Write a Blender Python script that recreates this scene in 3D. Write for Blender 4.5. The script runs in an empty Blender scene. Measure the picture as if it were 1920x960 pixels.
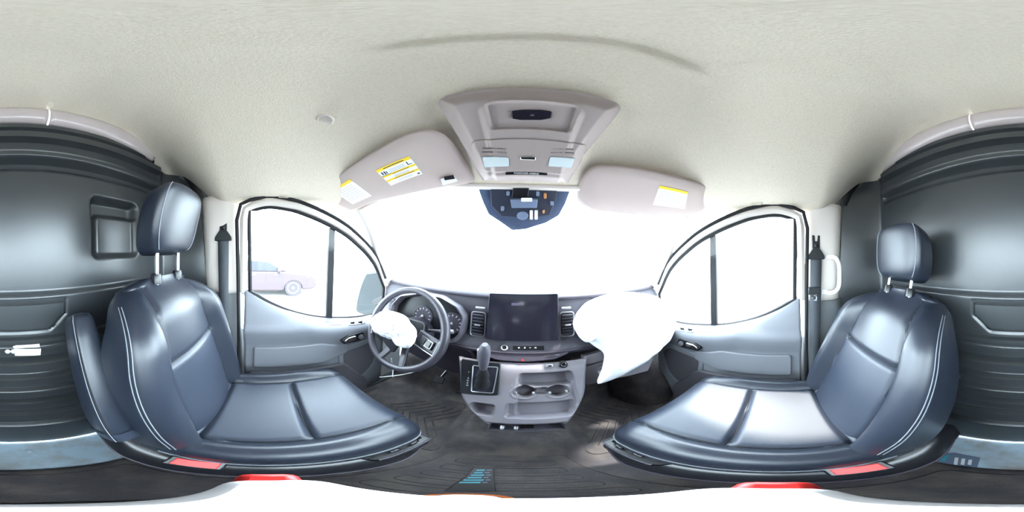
import bpy, bmesh, math, random
from mathutils import Vector, Matrix, noise
random.seed(7)
V3 = Vector
PI = math.pi
SC = bpy.context.scene
COL = SC.collection

# ---------------------------------------------------------------- camera
CAM = V3((0.0, 0.0, 1.10))
YAW, ROLL = math.radians(3.6), math.radians(1.4)
def _rot():
    cy, sy = math.cos(YAW), math.sin(YAW)
    yaw = Matrix(((cy, sy, 0), (-sy, cy, 0), (0, 0, 1)))       # forward (0,1,0) -> shifted to the right of the picture
    cr, sr = math.cos(ROLL), math.sin(ROLL)
    roll = Matrix(((cr, 0, sr), (0, 1, 0), (-sr, 0, cr)))
    return roll @ yaw
R = _rot()
cam_d = bpy.data.cameras.new('panorama_camera')
cam_d.type = 'PANO'
cam_d.panorama_type = 'EQUIRECTANGULAR'
cam_d.latitude_min, cam_d.latitude_max = -PI / 2, PI / 2
cam_d.longitude_min, cam_d.longitude_max = -PI, PI
cam_d.clip_start = 0.01
cam = bpy.data.objects.new('panorama_camera', cam_d)
COL.objects.link(cam)
right, fwd, up = R[0].copy(), R[1].copy(), R[2].copy()
M = Matrix((right, up, -fwd)).transposed().to_4x4()
M.translation = CAM
cam.matrix_world = M
SC.camera = cam

# ---------------------------------------------------------------- world, sun, exposure
w = bpy.data.worlds.new('sky'); SC.world = w
w.use_nodes = True
bg = w.node_tree.nodes['Background']
bg.inputs[0].default_value = (0.75, 0.90, 1.0, 1)
bg.inputs[1].default_value = 6.0
sun_d = bpy.data.lights.new('sun', 'SUN')
sun_d.energy = 2.4; sun_d.angle = math.radians(3); sun_d.color = (1.0, 0.96, 0.9)
sun = bpy.data.objects.new('sun', sun_d); COL.objects.link(sun)
SUN_AZ, SUN_EL = math.radians(80), math.radians(60)
sd = V3((math.sin(SUN_AZ) * math.cos(SUN_EL), math.cos(SUN_AZ) * math.cos(SUN_EL), math.sin(SUN_EL)))
sun.rotation_euler = (-sd).to_track_quat('-Z', 'Y').to_euler()
sun.location = sd * 20
SC.view_settings.view_transform = 'Standard'
SC.view_settings.look = 'None'
SC.view_settings.gamma = 1
SC.view_settings.use_curve_mapping = False
SC.view_settings.exposure = 2.2

# ---------------------------------------------------------------- helpers
def ray(px, py):
    lon = (px - 960) * 2 * PI / 1920; lat = (480 - py) * PI / 960
    d = V3((math.sin(lon) * math.cos(lat), math.cos(lon) * math.cos(lat), math.sin(lat)))
    return R.transposed() @ d
def at(px, py, x=None, y=None, z=None, plane=None):
    d = ray(px, py)
    if x is not None: t = (x - CAM.x) / d.x
    elif y is not None: t = (y - CAM.y) / d.y
    elif z is not None: t = (z - CAM.z) / d.z
    else:
        p, n = plane; t = (V3(p) - CAM).dot(V3(n)) / d.dot(V3(n))
    return CAM + d * t

def lin(c):
    return tuple((v / 12.92 if v <= 0.04045 else ((v + 0.055) / 1.055) ** 2.4) for v in c)
MATS = {}
def mat(name, rgb, rough=0.5, spec=0.5, metal=0.0, bump=None, vary=0.0, vscale=6.0, coat=0.0, trans=None, vcol=None, sheen=0.0):
    """rgb as 0-255 sRGB; bump=(scale, strength) of fine grain; vary = noise amount towards vcol"""
    m = bpy.data.materials.new(name); m.use_nodes = True
    nt = m.node_tree; b = nt.nodes['Principled BSDF']
    c = lin([v / 255 for v in rgb])
    b.inputs['Base Color'].default_value = (*c, 1)
    b.inputs['Roughness'].default_value = rough
    b.inputs['Specular IOR Level'].default_value = spec
    b.inputs['Metallic'].default_value = metal
    if coat: b.inputs['Coat Weight'].default_value = coat; b.inputs['Coat Roughness'].default_value = 0.08
    if sheen: b.inputs['Sheen Weight'].default_value = sheen
    tc = nt.nodes.new('ShaderNodeTexCoord')
    if bump:
        n = nt.nodes.new('ShaderNodeTexNoise'); n.inputs['Scale'].default_value = bump[0]; n.inputs['Detail'].default_value = 3
        bp = nt.nodes.new('ShaderNodeBump'); bp.inputs['Strength'].default_value = bump[1]; bp.inputs['Distance'].default_value = 0.004
        nt.links.new(tc.outputs['Object'], n.inputs['Vector'])
        nt.links.new(n.outputs['Fac'], bp.inputs['Height']); nt.links.new(bp.outputs[0], b.inputs['Normal'])
    if vary:
        n = nt.nodes.new('ShaderNodeTexNoise'); n.inputs['Scale'].default_value = vscale; n.inputs['Detail'].default_value = 6
        n.inputs['Roughness'].default_value = 0.65
        r = nt.nodes.new('ShaderNodeValToRGB')
        r.color_ramp.elements[0].position = 0.42; r.color_ramp.elements[1].position = 0.72
        vc = lin([v / 255 for v in (vcol or [min(255, q * 1.25) for q in rgb])])
        r.color_ramp.elements[0].color = (*c, 1)
        r.color_ramp.elements[1].color = (*[c[i] * (1 - vary) + vc[i] * vary for i in range(3)], 1)
        nt.links.new(tc.outputs['Object'], n.inputs['Vector'])
        nt.links.new(n.outputs['Fac'], r.inputs[0]); nt.links.new(r.outputs[0], b.inputs['Base Color'])
    MATS[name] = m
    return m
def glass_mat(name, tint=(1, 1, 1), ior=1.45):
    m = bpy.data.materials.new(name); m.use_nodes = True
    nt = m.node_tree; nt.nodes.clear()
    o = nt.nodes.new('ShaderNodeOutputMaterial'); t = nt.nodes.new('ShaderNodeBsdfTransparent'); g = nt.nodes.new('ShaderNodeBsdfGlossy')
    f = nt.nodes.new('ShaderNodeLayerWeight'); mx = nt.nodes.new('ShaderNodeMixShader')
    pw = nt.nodes.new('ShaderNodeMath'); pw.operation = 'POWER'; pw.inputs[1].default_value = 5.0
    ma = nt.nodes.new('ShaderNodeMath'); ma.operation = 'MULTIPLY_ADD'; ma.inputs[1].default_value = 0.9; ma.inputs[2].default_value = 0.05
    t.inputs[0].default_value = (*tint, 1); g.inputs['Roughness'].default_value = 0.02
    nt.links.new(f.outputs['Facing'], pw.inputs[0]); nt.links.new(pw.outputs[0], ma.inputs[0])
    nt.links.new(ma.outputs[0], mx.inputs[0]); nt.links.new(t.outputs[0], mx.inputs[1]); nt.links.new(g.outputs[0], mx.inputs[2])
    nt.links.new(mx.outputs[0], o.inputs[0]); MATS[name] = m
    return m

WM = {}     # world translation of every object made
def tag(o, label=None, cat=None, group=None, kind=None):
    if label: o['label'] = label
    if cat: o['category'] = cat
    if group: o['group'] = group
    if kind: o['kind'] = kind
    return o
def thing(name, label, cat, loc=(0, 0, 0), group=None, kind=None):
    o = bpy.data.objects.new(name, None); o.empty_display_size = 0.05
    COL.objects.link(o); o.location = loc; WM[o.name] = V3(loc)
    return tag(o, label, cat, group, kind)
def mesh(name, verts, faces, m, parent=None, bevel=0, smooth=True, angle=35, seg=2, solid=0, subsurf=0):
    c = V3((0, 0, 0))
    verts = [V3(v) for v in verts]
    lo = V3([min(v[i] for v in verts) for i in range(3)]); hi = V3([max(v[i] for v in verts) for i in range(3)])
    c = (lo + hi) / 2
    me = bpy.data.meshes.new(name)
    me.from_pydata([v - c for v in verts], [], faces)
    bm = bmesh.new(); bm.from_mesh(me)
    bmesh.ops.recalc_face_normals(bm, faces=bm.faces)
    bm.to_mesh(me); bm.free()
    if smooth:
        me.shade_smooth(); me.set_sharp_from_angle(angle=math.radians(angle))
    if m: me.materials.append(MATS[m] if isinstance(m, str) else m)
    o = bpy.data.objects.new(name, me); COL.objects.link(o); o.location = c
    if parent is not None:
        o.parent = parent; o.location = c - WM[parent.name]
    WM[o.name] = c
    if solid:
        md = o.modifiers.new('solid', 'SOLIDIFY'); md.thickness = abs(solid); md.offset = 1 if solid < 0 else -1
    if subsurf:
        md = o.modifiers.new('sub', 'SUBSURF'); md.levels = subsurf; md.render_levels = subsurf
    if bevel:
        md = o.modifiers.new('bevel', 'BEVEL'); md.width = bevel; md.segments = seg; md.limit_method = 'ANGLE'; md.angle_limit = math.radians(30)
    return o
class MB:                                   # collects pieces of ONE part
    def __init__(s): s.v = []; s.f = []
    def add(s, vs, fs):
        k = len(s.v); s.v += [V3(v) for v in vs]; s.f += [tuple(i + k for i in f) for f in fs]; return s
    def box(s, lo, hi, fr=None):
        (x0, y0, z0), (x1, y1, z1) = lo, hi
        vs = [(x0, y0, z0), (x1, y0, z0), (x1, y1, z0), (x0, y1, z0), (x0, y0, z1), (x1, y0, z1), (x1, y1, z1), (x0, y1, z1)]
        if fr: vs = [fr @ V3(v) for v in vs]
        return s.add(vs, [(0, 3, 2, 1), (4, 5, 6, 7), (0, 1, 5, 4), (1, 2, 6, 5), (2, 3, 7, 6), (3, 0, 4, 7)])
    def prism(s, pts, ext):
        n = len(pts); e = V3(ext)
        vs = [V3(p) for p in pts] + [V3(p) + e for p in pts]
        fs = [tuple(range(n)), tuple(range(2 * n - 1, n - 1, -1))] + [(i, (i + 1) % n, n + (i + 1) % n, n + i) for i in range(n)]
        return s.add(vs, fs)
    def tube(s, pts, r, n=8, closed=False, caps=True):
        pts = [V3(p) for p in pts]; N = len(pts)
        rr = r if isinstance(r, (list, tuple)) else [r] * N
        t0 = (pts[1] - pts[0]).normalized()
        a = t0.orthogonal().normalized(); prev = t0; vs = []
        for i, p in enumerate(pts):
            if closed: t = (pts[(i + 1) % N] - pts[i - 1]).normalized()
            else: t = (pts[min(i + 1, N - 1)] - pts[max(i - 1, 0)]).normalized()
            q = prev.rotation_difference(t); a = q @ a; a = (a - t * a.dot(t)).normalized(); prev = t
            b = t.cross(a)
            for k in range(n):
                th = 2 * PI * k / n; vs.append(p + (a * math.cos(th) + b * math.sin(th)) * rr[i])
        fs = []
        for i in range(N if closed else N - 1):
            j = (i + 1) % N
            for k in range(n): fs.append((i * n + k, i * n + (k + 1) % n, j * n + (k + 1) % n, j * n + k))
        if caps and not closed: fs += [tuple(range(n - 1, -1, -1)), tuple((N - 1) * n + k for k in range(n))]
        return s.add(vs, fs)
    def lathe(s, prof, fr, n=32):
        """prof: (r,h) pairs around the frame's third axis"""
        vs = []; fs = []
        for r, h in prof:
            for k in range(n):
                th = 2 * PI * k / n; vs.append(fr @ V3((r * math.cos(th), r * math.sin(th), h)))
        for i in range(len(prof) - 1):
            for k in range(n): fs.append((i * n + k, i * n + (k + 1) % n, (i + 1) * n + (k + 1) % n, (i + 1) * n + k))
        fs.append(tuple(range(n - 1, -1, -1))); fs.append(tuple((len(prof) - 1) * n + k for k in range(n)))
        return s.add(vs, fs)
    def grid(s, rows, closed=False):
        n = len(rows[0]); vs = [p for r in rows for p in r]; fs = []
        for i in range(len(rows) - 1):
            for k in range(n if closed else n - 1):
                fs.append((i * n + k, i * n + (k + 1) % n, (i + 1) * n + (k + 1) % n, (i + 1) * n + k))
        return s.add(vs, fs)
    def build(s, name, m, parent=None, **kw): return mesh(name, s.v, s.f, m, parent, **kw)
def frame(o, u, v, n=None):
    u = V3(u).normalized(); v = V3(v); v = (v - u * v.dot(u)).normalized(); n = u.cross(v) if n is None else V3(n)
    m = Matrix((u, v, n)).transposed().to_4x4(); m.translation = V3(o); return m
def box(name, lo, hi, m, parent=None, bevel=0.004, fr=None, **kw): return MB().box(lo, hi, fr).build(name, m, parent, bevel=bevel, **kw)
def prism(name, pts, ext, m, parent=None, bevel=0.003, **kw): return MB().prism(pts, ext).build(name, m, parent, bevel=bevel, **kw)
def tube(name, pts, r, m, parent=None, n=8, closed=False, **kw): return MB().tube(pts, r, n, closed).build(name, m, parent, **kw)
def lathe(name, prof, fr, m, parent=None, n=32, **kw): return MB().lathe(prof, fr, n).build(name, m, parent, **kw)
def spline(pts, k=8, closed=False):
    pts = [V3(p) for p in pts]; N = len(pts); out = []
    for i in range(N if closed else N - 1):
        if closed: p0, p1, p2, p3 = pts[i - 1], pts[i], pts[(i + 1) % N], pts[(i + 2) % N]
        else: p0, p1, p2, p3 = pts[max(i - 1, 0)], pts[i], pts[i + 1], pts[min(i + 2, N - 1)]
        for j in range(k):
            t = j / k
            out.append(0.5 * ((2 * p1) + (p2 - p0) * t + (2 * p0 - 5 * p1 + 4 * p2 - p3) * t * t + (3 * p1 - p0 - 3 * p2 + p3) * t ** 3))
    if not closed: out.append(pts[-1])
    return out
def rpoly(pts, r, k=5):
    """round the corners of a polygon of 3-D points"""
    pts = [V3(p) for p in pts]; N = len(pts); out = []
    for i in range(N):
        p = pts[i]; a = pts[i - 1] - p; b = pts[(i + 1) % N] - p
        rr = r[i] if isinstance(r, (list, tuple)) else r
        d = min(rr, a.length * 0.45, b.length * 0.45)
        A = p + a.normalized() * d; B = p + b.normalized() * d
        for j in range(k + 1):
            t = j / k; out.append((1 - t) ** 2 * A + 2 * t * (1 - t) * p + t * t * B)
    return out
def ss(a, b, x):
    if a == b: return 0.0 if x < a else 1.0
    t = max(0.0, min(1.0, (x - a) / (b - a))); return t * t * (3 - 2 * t)
def gs(x, s): return math.exp(-(x / s) ** 2)
def interp(tab, x):
    if x <= tab[0][0]: return tab[0][1]
    for (a, b), (c, d) in zip(tab, tab[1:]):
        if x <= c: return b + (d - b) * (x - a) / (c - a)
    return tab[-1][1]
def sinterp(tab, x):                        # smooth (monotone-ish) version
    if x <= tab[0][0]: return tab[0][1]
    for i in range(len(tab) - 1):
        a, b = tab[i]; c, d = tab[i + 1]
        if x <= c:
            p = tab[max(i - 1, 0)]; q = tab[min(i + 2, len(tab) - 1)]
            h = c - a; t = (x - a) / h
            m0 = (d - p[1]) / (c - p[0]) * h; m1 = (q[1] - b) / (q[0] - a) * h
            return (2*t**3-3*t*t+1)*b + (t**3-2*t*t+t)*m0 + (-2*t**3+3*t*t)*d + (t**3-t*t)*m1
    return tab[-1][1]
def rrect(x, y, x0, x1, y0, y1, r, soft):
    """1 inside a rounded rectangle, 0 outside, soft edge"""
    cx, cy = (x0 + x1) / 2, (y0 + y1) / 2; hx, hy = (x1 - x0) / 2 - r, (y1 - y0) / 2 - r
    qx, qy = abs(x - cx) - hx, abs(y - cy) - hy
    d = math.hypot(max(qx, 0), max(qy, 0)) + min(max(qx, qy), 0) - r
    return 1 - ss(-soft, 0, d)
def text(name, body, size, fr, m, parent, ext=0.0003, align='CENTER'):
    c = bpy.data.curves.new(name, 'FONT'); c.body = body; c.size = size; c.extrude = ext; c.align_x = align; c.align_y = 'CENTER'
    o = bpy.data.objects.new(name, c); o.matrix_world = fr
    me = bpy.data.meshes.new_from_object(o)
    vs = [fr @ v.co for v in me.vertices]; fs = [tuple(p.vertices) for p in me.polygons]
    bpy.data.objects.remove(o)
    return mesh(name, vs, fs, m, parent, smooth=False)
def pillow(name, outline, nrm, thick, m, parent=None, rings=14, nz=0.01, nscale=14, back=0.4, seed=0, crease=0.0):
    n = len(outline); c = sum((V3(p) for p in outline), V3()) / n; nrm = V3(nrm).normalized()
    vs = []; fs = []
    for side in (1, -back):
        base = len(vs)
        for k in range(rings + 1):
            t = k / rings
            if side < 0 and k == rings: break
            for p in outline:
                q = c + (V3(p) - c) * t
                h = math.sqrt(max(0, 1 - t ** 2.6)) * thick * side
                s = q * nscale + V3((seed, seed * 2, 0))
                dn = noise.noise(s) + 0.5 * noise.noise(s * 2.1) + 0.3 * noise.noise(s * 4.3)
                cr = abs(noise.noise(s * 1.3 + V3((9, 3, 1)))) * crease
                vs.append(q + nrm * (h + (nz * dn + cr) * (1 - 0.5 * t) * (1 if side > 0 else 0.3)) )
    for k in range(rings):
        for i in range(n): fs.append((k * n + i, k * n + (i + 1) % n, (k + 1) * n + (i + 1) % n, (k + 1) * n + i))
    b = (rings + 1) * n
    for k in range(rings):
        for i in range(n):
            a0 = b + k * n + i; a1 = b + k * n + (i + 1) % n
            b0 = b + (k + 1) * n + i if k < rings - 1 else rings * n + i
            b1 = b + (k + 1) * n + (i + 1) % n if k < rings - 1 else rings * n + (i + 1) % n
            fs.append((a0, a1, b1, b0))
    return mesh(name, vs, fs, m, parent, angle=60)

# ---------------------------------------------------------------- materials
mat('headliner', (221, 210, 194), 0.95, 0.1, bump=(190, 0.45), vary=0.8, vscale=170, vcol=(208, 196, 176))
mat('beige_plastic', (212, 202, 194), 0.5, 0.4, bump=(600, 0.08))
mat('console_beige', (168, 154, 150), 0.45, 0.45, bump=(600, 0.06))
mat('visor_cloth', (190, 174, 168), 0.85, 0.2, bump=(700, 0.12))
mat('black_plastic', (52, 54, 57), 0.42, 0.5, bump=(500, 0.12), vary=0.25, vscale=9, vcol=(66, 68, 70))
mat('bulkhead_plastic', (46, 49, 52), 0.33, 0.7, bump=(300, 0.05), vary=0.3, vscale=4, vcol=(54, 55, 54))
mat('dash_plastic', (76, 73, 82), 0.55, 0.4, bump=(700, 0.12))
mat('dash_dark', (58, 53, 64), 0.5, 0.4, bump=(700, 0.12))
mat('dash_light', (112, 108, 116), 0.5, 0.45, bump=(600, 0.08), vary=0.3, vscale=14, vcol=(128, 120, 115))
mat('door_plastic', (112, 114, 121), 0.5, 0.45, bump=(700, 0.1))
mat('door_dark', (74, 72, 78), 0.55, 0.4, bump=(600, 0.12))
mat('pillar_grey', (96, 98, 100), 0.55, 0.4, bump=(600, 0.1))
mat('vinyl', (32, 37, 48), 0.34, 0.58, bump=(900, 0.10))
mat('vinyl_insert', (38, 44, 57), 0.40, 0.62, bump=(1300, 0.16))
mat('stitch', (120, 124, 132), 0.7)
mat('seam', (14, 14, 17), 0.8)
mat('wheel_leather', (58, 55, 64), 0.4, 0.5, bump=(900, 0.08))
mat('bracket_dark', (46, 50, 66), 0.4)
mat('gloss_black', (34, 32, 42), 0.08, 0.6)
mat('satin_black', (26, 26, 30), 0.3, 0.5)
mat('rubber', (30, 30, 33), 0.7, 0.3, bump=(200, 0.1))
mat('mat_rubber', (70, 66, 70), 0.6, 0.35, bump=(260, 0.2), vary=0.5, vscale=9, vcol=(128, 118, 108))
mat('chrome', (220, 222, 226), 0.12, metal=1.0)
mat('silver_trim', (190, 190, 196), 0.35, metal=0.8)
mat('painted_metal', (186, 208, 224), 0.4, 0.5, vary=0.8, vscale=7, vcol=(140, 118, 100))
mat('airbag', (242, 242, 246), 0.8, 0.2, bump=(800, 0.1))
mat('white_paper', (240, 240, 242), 0.7)
mat('white_plastic', (236, 234, 238), 0.35)
mat('yellow_print', (240, 206, 40), 0.6)
mat('dark_print', (60, 58, 66), 0.7)
mat('grey_print', (180, 176, 196), 0.7)
mat('red_plastic', (210, 40, 38), 0.4)
mat('belt_web', (70, 73, 78), 0.7, 0.3, bump=(1500, 0.2))
mat('belt_plastic', (34, 36, 38), 0.4)
mat('teal_print', (70, 160, 180), 0.5)
mat('orange', (238, 120, 50), 0.5)
mat('red_trim_paint', (176, 164, 162), 0.22, 0.7)
mat('lamp_lens', (214, 224, 226), 0.25, 0.6)
mat('frit', (72, 84, 112), 0.35, 0.5)
mat('sensor_grey', (112, 126, 150), 0.4)
mat('copper', (220, 150, 90), 0.35, metal=0.6)
mat('asphalt', (150, 148, 146), 0.9, 0.2, bump=(30, 0.3), vary=0.4, vscale=2, vcol=(170, 168, 164))
mat('car_paint', (62, 54, 58), 0.35, 0.35)
mat('tire', (52, 49, 53), 0.8)
mat('car_glass', (40, 42, 48), 0.05, 0.6)
mat('mirror_glass', (26, 36, 40), 0.05, 0.5)
mat('van_paint', (226, 228, 230), 0.3, 0.5)
mat('display_grey', (88, 84, 104), 0.4)
mat('white_print', (236, 236, 240), 0.5)
glass_mat('glass', (0.96, 0.98, 0.98))
# ================================================================ SETTING
def struct(o, label, cat): return tag(o, label, cat, kind='structure')
BK = -0.53                                   # bulkhead distance behind the camera
# ---- floor
fl = box('floor', (-0.86, -0.56, -0.06), (0.86, 1.05, -0.004), 'painted_metal', None, 0.004)
struct(fl, 'blue-grey painted metal cab floor with rust stains before the bulkhead', 'floor')
fb = thing('floor_bolt', 'small painted bolt head on the bare metal floor strip behind the driver seat', 'bolt', tuple(at(55, 846, z=0.0)))
lathe('bolt_head', [(0.012, -0.004), (0.012, 0.002), (0.007, 0.006), (0.006, 0.008)], Matrix.Translation(at(55, 846, z=0.0)), 'painted_metal', fb, 12)
# rear rubber floor mat (dark, ends before the bulkhead)
m_ = MB()
rows = []
nx, ny = 60, 60
for j in range(ny + 1):
    y = -0.285 + (0.98 + 0.285) * j / ny
    row = []
    for i in range(nx + 1):
        x = -0.83 + 1.66 * i / nx
        e = min(x + 0.83, 0.83 - x, (y + 0.285) * 1.5)
        z = 0.008 * ss(0, 0.03, e) + 0.25 * ss(0.80, 0.98, y) ** 1.4 + 0.004 * noise.noise(V3((x * 7, y * 7, 0)))
        z += 0.07 * ss(0.26, 0.16, abs(x)) * ss(0.38, 0.52, y)
        row.append(V3((x, y, z)))
    rows.append(row)
mt = m_.grid(rows).build('floor_mat', 'mat_rubber', None, solid=0.004)
tag(mt, 'dirty black rubber mat covering the cab floor under both seats', 'floor mat')
# raised walkway pad between the seats with pressed oval ridges
pad = thing('walkway_pad', 'raised black rubber pad with long oval ridges between the two seats', 'mat', (0, 0.05, 0.008))
o2 = [(-0.15, 0.385), (0.125, 0.395), (0.17, 0.15), (0.185, -0.25), (-0.20, -0.25), (-0.19, 0.15)]
prism('pad', rpoly([V3((x, y, 0.004)) for x, y in o2], 0.03), (0, 0, 0.014), 'mat_rubber', pad, 0.005)
for k in range(8):
    y0 = 0.35 - k * 0.052
    hw = 0.105 + 0.008 * min(k, 5)
    tube('ridge', rpoly([V3((-hw - 0.01, y0, 0.0185)), V3((hw - 0.01, y0, 0.0185)), V3((hw - 0.01, y0 - 0.034, 0.0185)), V3((-hw - 0.01, y0 - 0.034, 0.0185))], 0.018), 0.0022, 'mat_rubber', pad, 6, True)
# chevron treads in the two footwells
for s, lab in ((-1, 'black rubber driver footwell mat with chevron treads below the steering wheel'), (1, 'muddy black rubber passenger footwell mat with chevron treads')):
    fm = thing('footwell_mat', lab, 'mat', (s * 0.5, 0.5, 0.01), 'footwell mats')
    pts = [(s * 0.19, 0.36), (s * 0.74, 0.36), (s * 0.76, 0.66), (s * 0.50, 0.80), (s * 0.26, 0.80), (s * 0.19, 0.60)]
    prism('mat_pad', rpoly([V3((x, y, 0.006)) for x, y in pts], 0.03), (0, 0, 0.012), 'mat_rubber', fm, 0.004)
    for k in range(7):
        a = 0.20 + k * 0.04
        tube('tread', [V3((s * a, 0.42, 0.0185)), V3((s * (a + 0.13), 0.58, 0.0185)), V3((s * (a + 0.02), 0.72, 0.0185))], 0.0045, 'mat_rubber', fm, 5)

# ---- bulkhead (wall_back): moulded black partition
def bulk_y(x, z):
    y = BK + 0.012 * ss(0.6, 0.0, z)
    ax = abs(x)
    # wings that turn forward to the B-pillars
    y += 0.30 * ss(0.735, 0.86, ax) * (0.35 + 0.65 * ss(1.60, 1.45, z)) - 0.012 * gs(ax - 0.735, 0.012)
    y += 0.018 * (1 - ss(0.45, 0.75, ax)) * ss(0.98, 0.962, z)                       # lower field stands proud
    inner = ss(0.66, 0.63, ax)
    # header grooves
    def rib(z0, h, d, sft=0.008): return d * (ss(z0 - h - sft, z0 - h, z) - ss(z0 + h, z0 + h + sft, z))
    hd = ss(0.71, 0.68, ax)
    y += hd * (rib(1.625, 0.012, 0.022) + rib(1.572, 0.016, 0.026) - rib(1.528, 0.016, 0.006) + rib(1.468, 0.010, 0.028, 0.016) + rib(1.500, 0.003, -0.012))
    y += -0.018 * hd * ss(1.40, 1.425, z) * ss(1.462, 1.44, z)
    # pocket behind the driver headrest
    p = rrect(x, z, -0.535, -0.285, 1.075, 1.335, 0.035, 0.03)
    y += -0.05 * p + 0.028 * p * rrect(x, z, -0.60, -0.31, 1.04, 1.265, 0.03, 0.02)
    # chamfered plate
    if -0.2 < x < 0.23:
        cxp = 0.014; hx = 0.187
        d = max(abs(x - cxp) - hx, z - 0.945, 0.842 - z, (abs(x - cxp) - hx + 0.03 + (0.872 - z)) * 0.7 - 0.004)
        y += 0.010 * (1 - ss(-0.006, 0.0, d)) - 0.006 * gs(d - 0.004, 0.004)
    # horizontal ribs
    for k, (z0, h, dd) in enumerate(((0.806, 0.008, 0.016), (0.775, 0.007, 0.012))):
        y += inner * rib(z0, h, dd, 0.006)
    y += inner * (rib(0.742, 0.018, -0.008, 0.004))
    for z0 in (0.690, 0.612, 0.535, 0.450, 0.350, 0.240):
        y += inner * rib(z0, 0.022, 0.026, 0.012)
    return y
rows = []
NZ, NX = 320, 300
for j in range(NZ + 1):
    z = 0.0 + 1.66 * j / NZ
    rows.append([V3((x, bulk_y(x, z), z)) for x in [-0.86 + 1.72 * i / NX for i in range(NX + 1)]])
wb = MB().grid(rows).build('wall_back', 'bulkhead_plastic', None, angle=50)
struct(wb, 'moulded black plastic bulkhead behind the seats with horizontal ribs and a pocket', 'bulkhead')
# light header strip in three pieces above it
for i, (a, b) in enumerate(((-0.62, -0.135), (-0.13, 0.185), (0.19, 0.68))):
    n = 24; rows = []
    for k in range(n + 1):
        x = a + (b - a) * k / n; dz = -0.05 * (abs(x) / 0.7) ** 2.2
        rows.append([V3((x, BK + 0.012 + 0.04 * math.cos(t), 1.695 + dz + 0.052 * math.sin(t))) for t in [-PI / 2 + PI * q / 10 for q in range(11)]])
    tr = MB().grid(rows).build('trim_%d' % (i + 1), 'red_trim_paint', None, solid=0.004)
    struct(tr, ['pale header strip above the bulkhead on the driver side', 'short pale middle piece of the header strip above the bulkhead', 'pale header strip above the bulkhead on the passenger side'][i], 'trim')
# dark brackets at both ends of the header strip
for s in (-1, 1):
    br = thing('header_bracket', 'black corner bracket where the header strip ends on the %s side' % ('driver' if s < 0 else 'passenger'), 'bracket', (s * 0.74, -0.45, 1.5), 'header strip brackets')
    pts = spline([V3((s * 0.66, -0.475, 1.665)), V3((s * 0.745, -0.44, 1.61)), V3((s * 0.795, -0.38, 1.50)), V3((s * 0.82, -0.345, 1.38))], 6)
    rows = [[p + V3((0, 0.03 * math.cos(t), 0)) + V3((-s * 0.022, 0, 0.022)) * math.sin(t) for t in [2 * PI * q / 10 for q in range(10)]] for p in pts]
    MB().grid(rows, True).build('bracket_arm', 'satin_black', br)
    q = pts[9]
    lathe('bracket_bolt', [(0.016, 0), (0.016, 0.012), (0.010, 0.016)], frame(q + V3((-s * 0.02, 0.02, 0.0)), (0, 0, 1), V3((1, s * 1, 0))), 'rubber', br, 14)

# ---- ceiling / headliner
ZC = [(-0.6, 1.745), (-0.2, 1.748), (0.05, 1.742), (0.15, 1.725), (0.25, 1.668), (0.35, 1.592), (0.45, 1.508), (0.55, 1.425), (0.62, 1.372)]
def ceil_front(x): return 0.605 - 0.15 * (abs(x) / 0.72) ** 2
def ceil_z(x, y, rec=True):
    ax = abs(x)
    zs = 1.335 + 0.24 * ss(-0.18, -0.5, y)
    zc = sinterp(ZC, y)
    g = 1 - ss(0.22, 0.80, ax) ** 1.15
    z = zs + (zc - zs) * g
    if rec: z += 0.022 * ss(0.155 - 0.5 * max(0, -x - 0.06) ** 1.5 - 0.5 * max(0, x - 0.16) ** 1.5, 0.135 - 0.5 * max(0, -x - 0.06) ** 1.5 - 0.5 * max(0, x - 0.16) ** 1.5, y) * ss(0.28, 0.20, x) * ss(-0.21, -0.13, x) * ss(-0.45, -0.2, y)
    return z
rows = []
for j in range(121):
    row = []
    for i in range(141):
        x = -0.79 + 1.58 * i / 140
        y0, y1 = -0.53, ceil_front(x)
        y = y0 + (y1 - y0) * j / 120
        row.append(V3((x, y, ceil_z(x, y))))
    rows.append(row)
ce = MB().grid(rows).build('ceiling', 'headliner', None, solid=-0.012, angle=60)
struct(ce, 'light grey-beige fabric headliner sloping down to the windshield', 'ceiling')
def ceil_at(px, py, off=0.0):
    d = ray(px, py); lo, hi = 0.05, 1.4
    for _ in range(40):
        t = (lo + hi) / 2; p = CAM + d * t
        if p.z < ceil_z(p.x, p.y, False) - off: lo = t
        else: hi = t
    return CAM + d * lo
# van roof skin and body outside
ro = MB()
rows = []
for j in range(13):
    y = -0.62 + (1.25) * j / 12
    rows.append([V3((x, y, (1.80 if y < 0.1 else 1.80 - 0.62 * (y - 0.1)) - 0.26 * (abs(x) / 0.9) ** 4)) for x in [-0.9 + 1.8 * i / 20 for i in range(21)]])
rf = MB().grid(rows).build('roof_panel', 'van_paint', None, solid=-0.01)
tag(rf, 'white sheet-metal roof skin above the headliner', 'roof', kind='structure')

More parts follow.
